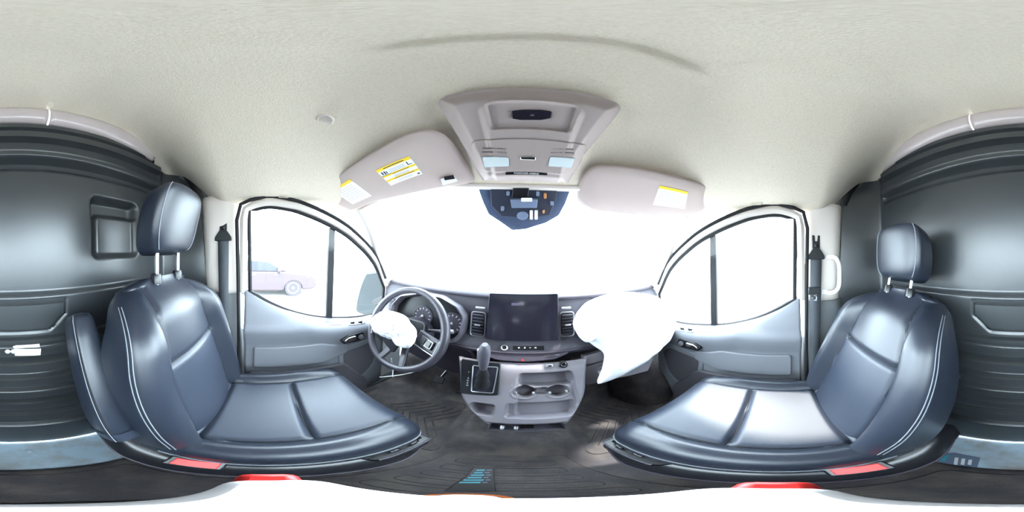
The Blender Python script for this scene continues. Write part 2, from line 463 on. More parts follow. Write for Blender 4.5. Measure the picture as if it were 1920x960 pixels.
# ---- doors with windows, and pillars, mirrored
SILL = [(-0.13, 0.93), (-0.083, 0.905), (0.0, 0.851), (0.107, 0.795), (0.245, 0.745), (0.397, 0.712), (0.577, 0.690), (0.72, 0.70)]
WTOP = [(-0.073, 1.297), (0.0, 1.314), (0.08, 1.308), (0.153, 1.293), (0.323, 1.233), (0.455, 1.164), (0.617, 1.03), (0.715, 0.866)]
def gx(z): return 0.818 - 0.105 * (z - 0.75)
def make_side(s):
    who = 'driver' if s < 0 else 'passenger'
    n = 1 if s < 0 else 2
    dr = thing('door_%d' % n, 'grey moulded front door panel on the %s side with chrome handle' % who, 'door', (s * 0.80, 0.3, 0.15), kind='structure')
    # panel skin
    rows = []
    for k in range(61):
        y = -0.105 + 0.80 * k / 60
        S = sinterp(SILL, y); L = min(0.735, S - 0.025)
        arm = ss(0.02, 0.10, y)
        prof = [(0.83, S - 0.03), (0.824, S), (0.806, S + 0.004), (0.785, S - 0.012), (0.772, S * 0.6 + L * 0.4), (0.758, L + 0.018), (0.738, L), (0.728, L - 0.018), (0.730, L - 0.04), (0.742, L - 0.075), (0.755, L - 0.11), (0.762, L - 0.13), (0.762, 0.50), (0.764, 0.38), (0.772, 0.2), (0.776, 0.06)]
        rows.append([V3((s * (x + 0.02 * ss(0.5, 0.72, y)), y, z)) for x, z in prof])
    MB().grid(rows).build('panel', 'door_plastic', dr, solid=0.004, angle=60)
    # lower applique panel and pocket
    L0 = 0.585
    ap = [(-0.06, 0.60), (0.27, 0.60), (0.33, 0.575), (0.42, 0.56), (0.42, 0.50), (0.30, 0.46), (-0.06, 0.455)]
    prism('map_panel', rpoly([V3((s * 0.766, y, z)) for y, z in ap], 0.018), (-s * 0.016, 0, 0), 'door_plastic', dr, 0.006)
    sp = [(0.36, 0.53), (0.60, 0.56), (0.66, 0.50), (0.60, 0.30), (0.50, 0.20), (0.38, 0.30)]
    spk = prism('speaker_bezel', rpoly([V3((s * 0.772, y, z)) for y, z in sp], 0.05), (-s * 0.016, 0, 0), 'door_plastic', dr, 0.008)
    c = sum((V3((0, y, z)) for y, z in sp), V3()) / 6
    prism('speaker_grille', rpoly([V3((s * 0.757, c.y + (y - c.y) * 0.8, c.z + (z - c.z) * 0.8)) for y, z in sp], 0.04), (-s * 0.004, 0, 0), 'door_dark', spk, 0.002)
    pk = [(-0.09, 0.42), (0.40, 0.42), (0.55, 0.20), (0.55, 0.06), (-0.09, 0.06)]
    prism('door_pocket', rpoly([V3((s * 0.78, y, z)) for y, z in pk], 0.03), (-s * 0.035, 0, 0), 'door_dark', dr, 0.01)
    # grip cup + window switch plate on the ledge
    def ledge(y, x, dz=0): return V3((s * x, y, min(0.735, sinterp(SILL, y) - 0.025) + dz))
    gc = [ledge(0.30, 0.748, 0.006), ledge(0.39, 0.748, 0.006), ledge(0.41, 0.772, 0.014), ledge(0.29, 0.772, 0.016)]
    prism('grip_cup', rpoly(gc, 0.012), (0, 0, 0.004), 'door_dark', dr, 0.002)
    sw = [ledge(0.42, 0.742, 0.006), ledge(0.53, 0.745, 0.006), ledge(0.53, 0.785, 0.014), ledge(0.42, 0.782, 0.014)]
    swp = prism('switch_plate', rpoly(sw, 0.008), (0, 0, 0.006), 'chrome', dr, 0.002)
    for yy in (0.45, 0.50):
        q = ledge(yy, 0.764, 0.018)
        box('window_switch', (-0.012, -0.012, -0.006), (0.012, 0.012, 0.008), 'satin_black', swp, 0.003, Matrix.Translation(q))
    # inner handle
    hz, hy = 0.615, 0.50
    hx = 0.752
    hb = prism('handle_bezel', rpoly([V3((s * 0.752, y, z)) for y, z in ((0.365, 0.605), (0.40, 0.632), (0.50, 0.636), (0.515, 0.60), (0.49, 0.578), (0.385, 0.578))], 0.012), (-s * 0.024, 0, 0), 'satin_black', dr, 0.003)
    prism('lever', rpoly([V3((s * 0.729, y, z)) for y, z in ((0.378, 0.606), (0.40, 0.622), (0.455, 0.624), (0.455, 0.594), (0.392, 0.588))], 0.010), (-s * 0.010, 0, 0), 'chrome', hb, 0.004)
    lathe('lock_knob', [(0.015, 0), (0.015, 0.008), (0.007, 0.01)], frame((s * 0.729, 0.485, 0.607), (0, 1, 0), (0, 0, -s)), 'silver_trim', hb, 16)
    # glass: main pane and quarter light, divider bar
    def outline(y0, y1, k=24):
        top = [(y, sinterp(WTOP, y)) for y in [y0 + (y1 - y0) * i / k for i in range(k + 1)]]
        bot = [(y, sinterp(SILL, y) + 0.0) for y in [y1 + (y0 - y1) * i / k for i in range(k + 1)]]
        return [V3((s * gx(z), y, z)) for y, z in top + bot]
    def pane(y0, y1, k=16):
        rows = []
        for i in range(k + 1):
            y = y0 + (y1 - y0) * i / k; a, b = sinterp(SILL, y) - 0.02, max(sinterp(WTOP, y), sinterp(SILL, y) - 0.01) + 0.008
            rows.append([V3((s * (gx(z) + 0.008), y, z)) for z in [a + (b - a) * q / 6 for q in range(7)]])
        return MB().grid(rows)
    wn = thing('window_%d' % (n + 1), 'side window of the %s door with a slim quarter light ahead' % who, 'window', (s * 0.8, 0.3, 0.9), kind='structure')
    pane(-0.085, 0.335).build('main_pane', 'glass', wn)
    pane(0.335, 0.72).build('quarter_pane', 'glass', wn)
    z0, z1 = sinterp(SILL, 0.335) - 0.01, sinterp(WTOP, 0.335)
    MB().box((-0.012, -0.017, 0), (0.012, 0.017, 1), Matrix.Translation((s * gx(z0), 0.335, z0)) @ Matrix.Shear('XY', 4, (-s * 0.105 * (z1 - z0), 0)) @ Matrix.Scale(z1 - z0, 4, (0, 0, 1))).build('divider_bar', 'rubber', wn, bevel=0.002)
    tube('pane_seal', outline(-0.08, 0.715), 0.0105, 'rubber', wn, 6, True)
    # door frame ring around the glass (grey inner frame)
    ob = []; 
    top = [(-0.105, 1.26), (-0.095, 1.305)] + [(y, sinterp(WTOP, y) + 0.022) for y in [-0.06 + 0.80 * i / 30 for i in range(30)]] 
    pts = [V3((s * (gx(z) - 0.006), y + (0.012 if i > 8 else 0), z)) for i, (y, z) in enumerate(top)]
    pts = [V3((s * gx(0.9), -0.115, 0.90))] + pts
    tube('frame_rail', pts, 0.019, 'beige_plastic', dr, 8)
    # body seal around the door opening
    top2 = [(-0.14, 0.10), (-0.135, 0.6), (-0.135, 0.95), (-0.135, 1.25), (-0.115, 1.325), (-0.07, 1.345)] + [(y, sinterp(WTOP, y) + 0.047) for y in [0.0 + 0.70 * i / 24 for i in range(25)]]
    tube('body_seal', [V3((s * (gx(max(z, 0.8)) - 0.022), y, z)) for y, z in top2], 0.009, 'rubber', dr, 8)
    # ---- B-pillar
    wl = thing('wall_left' if s < 0 else 'wall_right', '%s-side B-pillar clad in pale upper and grey lower plastic trim' % who, 'pillar', (s * 0.82, -0.25, 0), kind='structure')
    def pil(z0, z1, y0, y1, off, k=16):
        rows = []
        for i in range(k + 1):
            z = z0 + (z1 - z0) * i / k
            xw = gx(max(z, 0.8)) - 0.012 - off
            ya, yb = y0, y1
            rows.append([V3((s * (xw + 0.05 * abs(2 * q / 10 - 1) ** 4), ya + (yb - ya) * q / 10, z)) for q in range(11)])
        return MB().grid(rows)
    pil(0.89, 1.38, -0.33, -0.128, 0.0).build('upper_trim', 'beige_plastic', wl, solid=0.003, angle=60)
    pil(0.0, 0.89, -0.345, -0.128, 0.008).build('lower_trim', 'pillar_grey', wl, solid=0.003, angle=60)
    box('outer_skin', (-0.01, -0.62, -0.3), (0.01, -0.14, 1.62), 'van_paint', wl, 0.004, Matrix.Translation((s * 0.875, 0, 0)))
    box('door_skin', (-0.01, -0.135, -0.3), (0.01, 0.95, 0.66), 'van_paint', dr, 0.004, Matrix.Translation((s * 0.87, 0, 0)))
    box('rocker', (-0.03, -0.56, -0.3), (0.03, 1.0, 0.03), 'black_plastic', wl, 0.01, Matrix.Translation((s * 0.835, 0, 0)))
    # small pull-down cap in the headliner over the window (coat hook blank)
    cp = at(532, 368, x=-0.70) if s < 0 else at(1418, 382, x=0.70)
    cap = thing('coat_hook_cap', 'small oval blanking cap in the headliner above the %s window' % who, 'cap', tuple(cp), 'coat hook caps')
    pc = ceil_at(*((532, 368) if s < 0 else (1418, 382)), 0.003)
    nrm = V3((-s * 0.75, 0, -0.66))
    fr = frame(pc, (0, 1, 0), V3((0, 1, 0)).cross(nrm) * -1)
    tube('cap_rim', rpoly([fr @ V3((x, y, 0)) for x, y in ((-0.022, -0.006), (0.022, -0.006), (0.022, 0.006), (-0.022, 0.006))], 0.006), 0.0015, 'headliner', cap, 6, True)
    return dr
make_side(-1); make_side(1)
# ---- A-pillars and windshield
for s in (-1, 1):
    pts = spline([V3((s * 0.70, 0.44, 1.325)), V3((s * 0.735, 0.545, 1.22)), V3((s * 0.765, 0.66, 1.05)), V3((s * 0.79, 0.745, 0.90)), V3((s * 0.80, 0.78, 0.78))], 6)
    rows = []
    for i, p in enumerate(pts):
        u = V3((-s * 0.55, 0.83, 0)); v = V3((s * 0.83, 0.55, 0.3))
        rows.append([p + u * (0.032 * math.cos(t)) + v * (0.022 * math.sin(t)) for t in [2 * PI * q / 14 for q in range(14)]])
    ap = MB().grid(rows, True).build('trim_%d' % (4 if s < 0 else 5), 'beige_plastic', None)
    struct(ap, 'pale A-pillar trim between windshield and %s window' % ('driver' if s < 0 else 'passenger'), 'pillar')
rows = []
for j in range(21):
    t = j / 20; row = []
    for i in range(33):
        u = -1 + 2 * i / 32
        a = V3((u * 0.71, 0.615 - 0.15 * u * u, 1.385 - 0.06 * u * u)); b = V3((u * 0.78, 1.15 - 0.38 * u * u, 0.815))
        row.append(a + (b - a) * t)
    rows.append(row)
ws = MB().grid(rows).build('window_1', 'glass', None)
struct(ws, 'large raked front windshield above the dashboard', 'windshield')
# header rail at the windshield top
rows = []
for i in range(41):
    x = -0.73 + 1.46 * i / 40
    p = V3((x, ceil_front(x) + 0.012, ceil_z(x, ceil_front(x), False) - 0.004))
    rows.append([p + V3((0, 0.018 * math.cos(t), 0.014 * math.sin(t))) for t in [2 * PI * q / 10 for q in range(10)]])
hr = MB().grid(rows, True).build('trim_6', 'beige_plastic', None)
struct(hr, 'pale rail edging the top of the windshield', 'trim')
# firewall under the dash
fw = box('wall_front', (-0.86, 1.02, -0.06), (0.86, 1.06, 0.80), 'rubber', None, 0.004)
struct(fw, 'dark firewall in the shade behind the footwells', 'wall')
# wheel-arch hump in the passenger footwell
hp = at(1240, 720, z=0.12)
rows = []
for j in range(13):
    th = PI / 2 * j / 12
    rows.append([V3((0.72, 0.82, 0.0)) + V3((0.20 * math.sin(th) * math.cos(a), 0.26 * math.sin(th) * math.sin(a), 0.34 * math.cos(th))) for a in [2 * PI * q / 28 for q in range(28)]])
ha = MB().grid(rows, True).build('wheel_arch', 'mat_rubber', None)
tag(ha, 'smooth black wheel-arch hump at the front of the passenger footwell', 'wheel arch', kind='structure')

# ---- outside: ground, parked car
g = box('ground', (-40, -40, -0.75), (40, 40, -0.65), 'asphalt', None, 0)
struct(g, 'pale sunlit car-park ground outside the windows', 'ground')
# ================================================================ DASHBOARD
DP = [(1.10, 0.815), (0.95, 0.86), (0.80, 0.915), (0.745, 0.928), (0.712, 0.925), (0.692, 0.912), (0.682, 0.89), (0.676, 0.84), (0.672, 0.77), (0.660, 0.735), (0.640, 0.71), (0.625, 0.69), (0.622, 0.675), (0.635, 0.655), (0.68, 0.63), (0.80, 0.58), (0.95, 0.5)]
def dash_y(z, x):
    t = sorted([(zz, yy) for yy, zz in DP[4:13]])
    return interp(t, z) + 0.05 * (x / 0.8) ** 2
ds = thing('dashboard', 'grey moulded dashboard running full width below the windshield', 'dashboard', (0, 0.75, 0.6))
rows = []
for i in range(61):
    x = -0.80 + 1.60 * i / 60; cv = 0.05 * (x / 0.8) ** 2; shr = 0.30 * (x / 0.8) ** 2
    rows.append([V3((x, min(y + cv, y) if k < 3 else y + cv, z)) if k >= 3 else V3((x, y - shr * (0.9 if k == 0 else 0.55 if k == 1 else 0.2), z)) for k, (y, z) in enumerate(DP)])
MB().grid(rows).build('dash_shell', 'dash_plastic', ds, solid=0.006, angle=50)
# dark soft top pad
rows = []
for i in range(41):
    x = -0.78 + 1.56 * i / 40; cv = 0.05 * (x / 0.8) ** 2
    rows.append([V3((x, y + cv, z + 0.006)) for y, z in ((0.80, 0.917), (0.745, 0.930), (0.712, 0.928), (0.690, 0.915), (0.684, 0.905))])
MB().grid(rows).build('top_pad', 'dash_dark', ds, solid=0.004, angle=50)
# thin silver strip and lower lip
tube('lower_trim_line', [V3((x, 0.618 + 0.05 * (x / 0.8) ** 2, 0.682)) for x in [-0.76 + 1.52 * i / 40 for i in range(41)]], 0.005, 'dash_dark', ds, 6)
# left end air vent
def vent(parent, c, u, v, hw, hh, nsl, vertical=False, name='air_vent'):
    fr = frame(c, u, v)
    vt = prism(name, rpoly([fr @ V3(p) for p in ((-hw, -hh, 0), (hw, -hh, 0), (hw, hh, 0), (-hw, hh, 0))], 0.008), fr.to_3x3() @ V3((0, 0, 0.006)), 'gloss_black', parent, 0.002)
    for k in range(nsl):
        t = -hh + 2 * hh * (k + 0.5) / nsl
        if vertical:
            tt = -hw + 2 * hw * (k + 0.5) / nsl
            box('vent_slat', (tt - 0.002, -hh * 0.92, 0.003), (tt + 0.002, hh * 0.92, 0.016), 'satin_black', vt, 0.0008, fr)
        else: box('vent_slat', (-hw * 0.93, t - 0.0018, 0.003), (hw * 0.93, t + 0.0018, 0.016), 'dash_plastic', vt, 0.0008, fr)
    return vt, fr
for s in (-1,):
    c = at(738, 572, x=-0.705)
    v_, fr_ = vent(ds, c + V3((0, -0.012, 0)), (0.9, -0.43, 0), (0.12, 0.1, 1), 0.030, 0.045, 8, False)
# centre vents and their pull tabs
for px, hw, lab in ((897, 0.026, None), (1063, 0.026, None)):
    c = at(px, 607, y=0.668)
    v_, fr_ = vent(ds, c, (1, 0, 0), (0, 0.12, 1), hw, 0.052, 7)
    box('vent_tab', (-0.012, -0.004, 0.012), (0.012, 0.002, 0.022), 'silver_trim', v_, 0.001, fr_)
    tube('vent_rim', rpoly([fr_ @ V3(p) for p in ((-hw - 0.006, -0.060, 0.004), (hw + 0.004, -0.060, 0.004), (hw + 0.004, 0.056, 0.004), (-hw - 0.006, 0.056, 0.004))], 0.014), 0.003, 'silver_trim', v_, 6, True)
    c2 = at(px + (4 if px < 960 else -2), 577, y=0.664)
    box('vent_wheel', (-0.020, -0.004, -0.004), (0.020, 0.004, 0.010), 'silver_trim', ds, 0.002, frame(c2, (1, 0, 0), (0, 0.1, 1)))
# instrument cluster
cf = V3((0.18, -0.92, 0.20)).normalized()
CLP = (V3((-0.43, 0.650, 0.80)), V3((0.10, -0.97, 0.2)))
hood = [(742, 600), (748, 572), (762, 558), (792, 554), (830, 560), (858, 576), (869, 594), (864, 618), (852, 634), (820, 636), (770, 634), (748, 622)]
def clp(pts): return [at(px, py, plane=CLP) for px, py in pts]
hp_ = rpoly(clp(hood), 0.012, 3)
cl = thing('instrument_cluster', 'hooded dark instrument cluster with two round gauges behind the steering wheel', 'instrument cluster', (-0.43, 0.69, 0.75))
prism('cluster_glass', hp_, V3(CLP[1]) * 0.006, 'satin_black', cl, 0.002)
cc = sum(hp_, V3()) / len(hp_); n_ = V3(CLP[1]).normalized()
rows = [[p + n_ * d + (p - cc) * e for p in hp_] for d, e in ((-0.02, 0.16), (0.035, 0.12), (0.045, 0.07), (0.035, 0.02), (0.0, 0.0))]
MB().grid(rows, True).build('hood', 'dash_plastic', cl, angle=60)
for px, py in ((793, 592), (848, 606)):
    c = at(px, py, plane=(CLP[0] + n_ * 0.007, CLP[1])); fr = frame(c, (1, 0.1, 0), (0, 0.2, 0.97))
    gd = lathe('gauge', [(0.052, 0), (0.052, 0.004), (0.047, 0.005), (0.046, 0.002)], fr, 'dash_dark', cl, 32)
    for k in range(11):
        a = math.radians(225 - 27 * k); f2 = fr @ Matrix.Rotation(a, 4, 'Z')
        box('tick', (0.034, -0.0010, 0.004), (0.043, 0.0010, 0.0055), 'white_print', gd, 0, f2)
    box('needle', (-0.006, -0.0012, 0.005), (0.036, 0.0012, 0.0065), 'silver_trim', gd, 0, fr @ Matrix.Rotation(math.radians(215), 4, 'Z'))
    lathe('needle_hub', [(0.006, 0.004), (0.006, 0.009), (0.003, 0.010)], fr, 'silver_trim', gd, 12)
# touchscreen
SP = (V3((0, 0.645, 0.83)), V3((0, -0.985, 0.17)))
sc4 = [at(917, 549, plane=SP), at(1047, 550, plane=SP), at(1049, 638, plane=SP), at(910, 636, plane=SP)]
tsn = thing('touchscreen', 'large dark landscape touchscreen standing in the middle of the dashboard', 'screen', (0.0, 0.66, 0.73))
nn = V3(SP[1]).normalized()
prism('screen_body', rpoly([p - nn * 0.002 for p in sc4], 0.006), -nn * 0.020, 'satin_black', tsn, 0.003)
c_ = sum(sc4, V3()) / 4
prism('screen_glass', rpoly([c_ + (p - c_) * 0.985 - nn * 0.002 for p in sc4], 0.006), nn * 0.003, 'gloss_black', tsn, 0.001)
prism('screen_mark', [at(px, py, plane=(c_ + nn * 0.0015, SP[1])) for px, py in ((959, 568), (974, 568), (974, 573), (959, 573))], nn * 0.0004, 'display_grey', tsn, 0)
# climate control bar under the screen
CP = (V3((0, 0.640, 0.705)), V3((0, -0.80, 0.60)))
cn = V3(CP[1]).normalized()
cb = thing('climate_panel', 'dark climate control bar with knob and button row under the screen', 'control panel', (0.0, 0.65, 0.69))
co = [at(px, py, plane=CP) for px, py in ((905, 640), (1060, 642), (1068, 662), (1040, 674), (985, 679), (930, 675), (897, 662))]
prism('panel_face', rpoly(co, 0.012), -cn * 0.03, 'dash_dark', cb, 0.004)
fr = frame(at(946, 652, plane=CP), (1, 0, 0), V3((0, 0.6, 0.8)))
kn = lathe('knob', [(0.0145, 0), (0.0145, 0.010), (0.012, 0.013), (0.009, 0.012), (0.009, 0.008)], fr, 'silver_trim', cb, 24)
lathe('knob_cap', [(0.009, 0.004), (0.009, 0.0095), (0.006, 0.0105)], fr, 'satin_black', kn, 20)
bs = prism('button_strip', rpoly([at(px, py, plane=CP) for px, py in ((961, 648), (1020, 648), (1021, 657), (961, 657))], 0.003), cn * 0.003, 'satin_black', cb, 0.001)
for px, w_, h_ in ((973, 5, 4), (984, 4, 5), (994, 5, 2), (1004, 6, 4)):
    c = at(px, 652, plane=(CP[0] + cn * 0.0035, CP[1])); f2 = frame(c, (1, 0, 0), V3((0, 0.6, 0.8)))
    box('icon', (-w_ * 0.0007, -h_ * 0.0007, 0), (w_ * 0.0007, h_ * 0.0007, 0.0006), 'white_print', bs, 0, f2)
ht = at(980, 675, plane=(CP[0] + cn * 0.003, CP[1])); f2 = frame(ht, (1, 0, 0), V3((0, 0.6, 0.8)))
MB().prism([f2 @ V3(p) for p in ((-0.006, -0.004, 0), (0.006, -0.004, 0), (0, 0.006, 0))], f2.to_3x3() @ V3((0, 0, 0.002))).build('hazard_button', 'red_plastic', cb)
box('disc_slot', (-0.028, -0.0015, -0.001), (0.028, 0.0015, 0.002), 'chrome', cb, 0.0005, frame(at(1035, 668, plane=CP), (1, 0.05, 0.12), V3((0, 0.6, 0.8))))

# ---- centre console tower: inclined moulded panel
CA, CB = V3((0, 0.605, 0.675)), V3((0, 0.425, 0.385))
ct = (CB - CA).normalized(); cnn = V3((0, ct.z, -ct.y)); cnn = cnn if cnn.z > 0 else -cnn
CPL = (CA, cnn)
def con(px, py):
    p = at(px, py, plane=CPL); return p.x, (p - CA).dot(ct)
CL = [con(*p)[::-1] for p in ((858, 668), (861, 700), (863, 738), (878, 766), (906, 792), (912, 796))]
CR = [con(*p)[::-1] for p in ((1102, 662), (1100, 700), (1098, 735), (1086, 765), (1068, 792), (1062, 796))]
tmin, tmax = max(CL[0][0], CR[0][0]), min(CL[-1][0], CR[-1][0])
cup1, cup2 = con(984, 737), con(1048, 735)
b0, b1, b2, b3 = con(948, 756), con(1080, 752), con(1072, 786), con(950, 786)
s0, s1 = con(968, 698), con(1082, 722)
l0, l1 = con(882, 752), con(926, 782)
def con_h(x, t):
    h = 0.0
    h -= 0.018 * rrect(x, t, s0[0], s1[0], con(1020, 700)[1], con(1020, 772)[1] + 0.04, 0.03, 0.012) * ss(con(1020, 790)[1], con(1020, 786)[1], t)
    h -= 0.045 * rrect(x, t, s0[0] + 0.006, s1[0] - 0.004, con(1020, 698)[1], con(1020, 727)[1], 0.02, 0.016)
    for c in (cup1, cup2):
        d = math.hypot((x - c[0]), (t - c[1]) * 1.25)
        h -= 0.06 * (1 - ss(0.032, 0.039, d)) - 0.003 * gs(d - 0.043, 0.004)
    mx = (cup1[0] + cup2[0]) / 2
    h -= 0.045 * rrect(x, t, mx - 0.022, mx + 0.022, cup1[1] - 0.022, cup1[1] + 0.018, 0.008, 0.006)
    h -= 0.035 * rrect(x, t, b0[0], b1[0], con(1010, 756)[1], con(1010, 785)[1], 0.015, 0.010)
    h -= 0.05 * rrect(x, t, l0[0], l1[0], l0[1], l1[1], 0.018, 0.010)
    h -= 0.02 * gs(t - tmin, 0.02) + 0.02 * ss(tmax - 0.02, tmax, t) ** 2
    return max(h, -0.08)
NTT, NXX = 200, 210; rows = []
for j in range(NTT + 1):
    t = tmin + (tmax - tmin) * j / NTT; xl, xr = sinterp(CL, t), sinterp(CR, t)
    row = []
    for i in range(NXX + 1):
        x = xl + (xr - xl) * i / NXX
        e = min(x - xl, xr - x)
        p = CA + ct * t + V3((x, 0, 0)) + cnn * (con_h(x, t) * ss(0.003, 0.012, e) - 0.012 * (1 - ss(0, 0.012, e)))
        row.append(p)
    row = [row[0] + V3((0.01, 0.16, -0.10))] + row + [row[-1] + V3((-0.01, 0.16, -0.10))]
    rows.append(row)
last = rows[-1]; rows.append([p + V3((0, 0.015, -0.02)) for p in last]); rows.append([p + V3((0, 0.09, -0.035)) for p in last])
cs = thing('center_console', 'light grey centre console with cup holders, open bins and a lower slot', 'console', (0, 0.52, 0.0))
MB().grid(rows).build('console_shell', 'dash_light', cs, angle=50)
# lower slot tray with plugs
sf = frame(at(988, 803, y=0.455) + V3((0, 0.0, 0)), (1, 0, 0), V3((0, 0.25, 0.97)))
st = MB()
hw = 0.105
for lo, hi in (((-hw, -0.024, -0.06), (hw, -0.020, 0.004)), ((-hw - 0.004, -0.024, -0.06), (-hw, 0.02, 0.004)), ((hw, -0.024, -0.06), (hw + 0.004, 0.02, 0.004)), ((-hw, -0.024, -0.064), (hw, 0.02, -0.06))):
    st.box(lo, hi, sf)
st.build('slot_tray', 'dash_plastic', cs, bevel=0.001)
for dx in (-0.07, -0.03):
    f2 = sf @ Matrix.Translation((dx, -0.006, -0.02))
    lathe('slot_plug', [(0.008, 0), (0.008, 0.012), (0.005, 0.02), (0.003, 0.022)], f2 @ Matrix.Rotation(0.5, 4, 'X'), 'silver_trim', cs, 12)
box('slot_socket', (-0.005, -0.014, -0.03), (0.02, 0.008, -0.01), 'satin_black', cs, 0.002, sf)
box('pedestal', (-0.10, 0.64, 0.02), (0.10, 0.90, 0.50), 'mat_rubber', cs, 0.02)
for c in (cup1, cup2):
    for sx in (-1, 1):
        p = CA + ct * (c[1] + 0.004) + V3((c[0] + sx * 0.028, 0, 0)) - cnn * 0.016
        box('cup_tab', (-0.004, -0.006, -0.008), (0.004, 0.006, 0.008), 'silver_trim', cs, 0.002, frame(p, (1, 0, 0), ct))
# 12 V socket and usb port in the console brow
f2 = frame(at(1056, 683, plane=(CA + cnn * 0.0, cnn)), (1, 0, 0), -ct)
sk = lathe('power_socket', [(0.017, -0.004), (0.017, 0.006), (0.0135, 0.008), (0.0125, 0.003)], f2, 'satin_black', cs, 24)
lathe('socket_ring', [(0.0105, 0.0), (0.0105, 0.009), (0.008, 0.0095), (0.008, 0.002)], f2, 'chrome', sk, 24)
f2 = frame(at(1030, 686, plane=(CA, cnn)), (1, 0, 0), -ct)
ub = box('usb_port', (-0.013, -0.007, -0.004), (0.013, 0.007, 0.003), 'silver_trim', cs, 0.002, f2)
box('usb_slot', (-0.004, -0.003, 0.002), (0.008, 0.003, 0.004), 'satin_black', ub, 0.0005, f2)
# gear selector
gs_ = thing('gear_selector', 'grey-topped gear lever in a black bezel with letter strip', 'gear lever', tuple(at(905, 710, plane=CPL)))
bz = [at(px, py, plane=CPL) for px, py in ((866, 672), (940, 680), (934, 741), (864, 737))]
gb = prism('bezel', rpoly([p - cnn * 0.004 for p in bz], 0.010), cnn * 0.012, 'satin_black', gs_, 0.003)
gp = [at(px, py, plane=CPL) for px, py in ((888, 685), (934, 688), (925, 736), (885, 733))]
prism('gate_plate', rpoly([p + cnn * 0.007 for p in gp], 0.006), cnn * 0.003, 'gloss_black', gb, 0.001)
tube('gate_rim', rpoly([p + cnn * 0.010 for p in gp], 0.006), 0.0022, 'silver_trim', gb, 6, True)
for ch, px, py in (('P', 879, 698), ('R', 878, 709), ('N', 877, 713.5), ('D', 876.5, 718), ('M', 876, 722.5)):
    text('gear_letter', ch, 0.0085, frame(at(px, py, plane=(CA + cnn * 0.0085, cnn)), V3((1, 0, 0)), -ct), 'white_print', gb)
bp_ = at(904, 722, plane=(CA + cnn * 0.01, cnn)); tp_ = at(909, 646, y=bp_.y - 0.045)
ax = (tp_ - bp_)
kprof = [(0.0, 0.026), (0.12, 0.024), (0.2, 0.019), (0.28, 0.022), (0.36, 0.019), (0.44, 0.014), (0.48, 0.0135)]
fr = frame(bp_, (1, 0, 0), V3((1, 0, 0)).cross(ax) * -1); 
fz = Matrix((V3((1, 0, 0)), ax.normalized().cross(V3((1, 0, 0))), ax.normalized())).transposed().to_4x4(); fz.translation = bp_
Lk = ax.length
lathe('boot', [(r, t * Lk) for t, r in kprof], fz, 'rubber', gs_, 20)
lathe('knob', [(0.012, 0.46 * Lk), (0.015, 0.50 * Lk), (0.019, 0.60 * Lk), (0.022, 0.74 * Lk), (0.0225, 0.86 * Lk), (0.019, 0.95 * Lk), (0.011, 1.0 * Lk)], fz @ Matrix.Scale(0.85, 4, (1, 0, 0)), 'dash_plastic', gs_, 24)
box('shift_button', (-0.0225, -0.006, 0.68 * Lk), (-0.016, 0.006, 0.90 * Lk), 'silver_trim', gs_, 0.003, fz)

# ---- glovebox on the passenger side
GP = (V3((0.3, 0.615, 0.66)), V3((-0.05, -0.94, 0.33)))
gn = V3(GP[1]).normalized()
gv = thing('glovebox', 'light grey glovebox door with recessed latch right of the console', 'glovebox', (0.45, 0.60, 0.5))
def gpt(l, off=0): return [at(px, py, plane=(GP[0] + gn * off, gn)) for px, py in l]
prism('upper_panel', rpoly(gpt([(1094, 668), (1150, 652), (1230, 640), (1228, 656), (1155, 668), (1096, 686)]), 0.004), -gn * 0.04, 'dash_light', gv, 0.004)
prism('lid', rpoly(gpt([(1096, 688), (1155, 670), (1230, 658), (1215, 695), (1140, 712), (1100, 722)]), 0.008), -gn * 0.04, 'dash_light', gv, 0.005)
lt = prism('latch_recess', rpoly(gpt([(1118, 690), (1156, 680), (1152, 696), (1124, 704)], 0.001), 0.004), gn * 0.002, 'white_plastic', gv, 0.001)
prism('latch', rpoly(gpt([(1118, 690), (1152, 681), (1152, 686), (1119, 696)], 0.004), 0.003), gn * 0.006, 'dash_light', lt, 0.001)
prism('knee_panel', rpoly([V3((0.16, 0.62, 0.50)), V3((0.74, 0.66, 0.52)), V3((0.74, 0.72, 0.36)), V3((0.18, 0.66, 0.40))], 0.03), (0, 0.04, 0), 'dash_light', gv, 0.01)
# driver knee bolster
kb = prism('knee_bolster', rpoly([V3((-0.78, 0.68, 0.66)), V3((-0.19, 0.63, 0.665)), V3((-0.17, 0.68, 0.47)), V3((-0.30, 0.70, 0.42)), V3((-0.76, 0.76, 0.45))], 0.03), (0, 0.04, -0.02), 'dash_dark', ds, 0.01)

# ---- steering wheel
WC = at(757, 617, x=-0.445)
wn_ = V3((0.04, -0.90, 0.42)).normalized()
wu = V3((1, 0, 0)); wu = (wu - wn_ * wu.dot(wn_)).normalized(); wv = wn_.cross(wu)
WF = Matrix((wu, wv, wn_)).transposed().to_4x4(); WF.translation = WC
RW = 0.186
sw_ = thing('steering_wheel', 'black leather steering wheel with torn-open hub in front of the gauges', 'steering wheel', tuple(WC))
tube('rim', [WF @ V3((RW * math.cos(a), RW * math.sin(a), 0)) for a in [2 * PI * k / 64 for k in range(64)]], [0.0165 + 0.002 * math.cos(4 * PI * k / 64) for k in range(64)], 'wheel_leather', sw_, 14, True)
hub = rpoly([WF @ V3(p) for p in ((-0.075, 0.055, -0.02), (0.075, 0.055, -0.02), (0.085, 0.0, -0.02), (0.05, -0.075, -0.02), (-0.05, -0.075, -0.02), (-0.085, 0.0, -0.02))], 0.025)
prism('hub', hub, wn_ * -0.045, 'satin_black', sw_, 0.008)
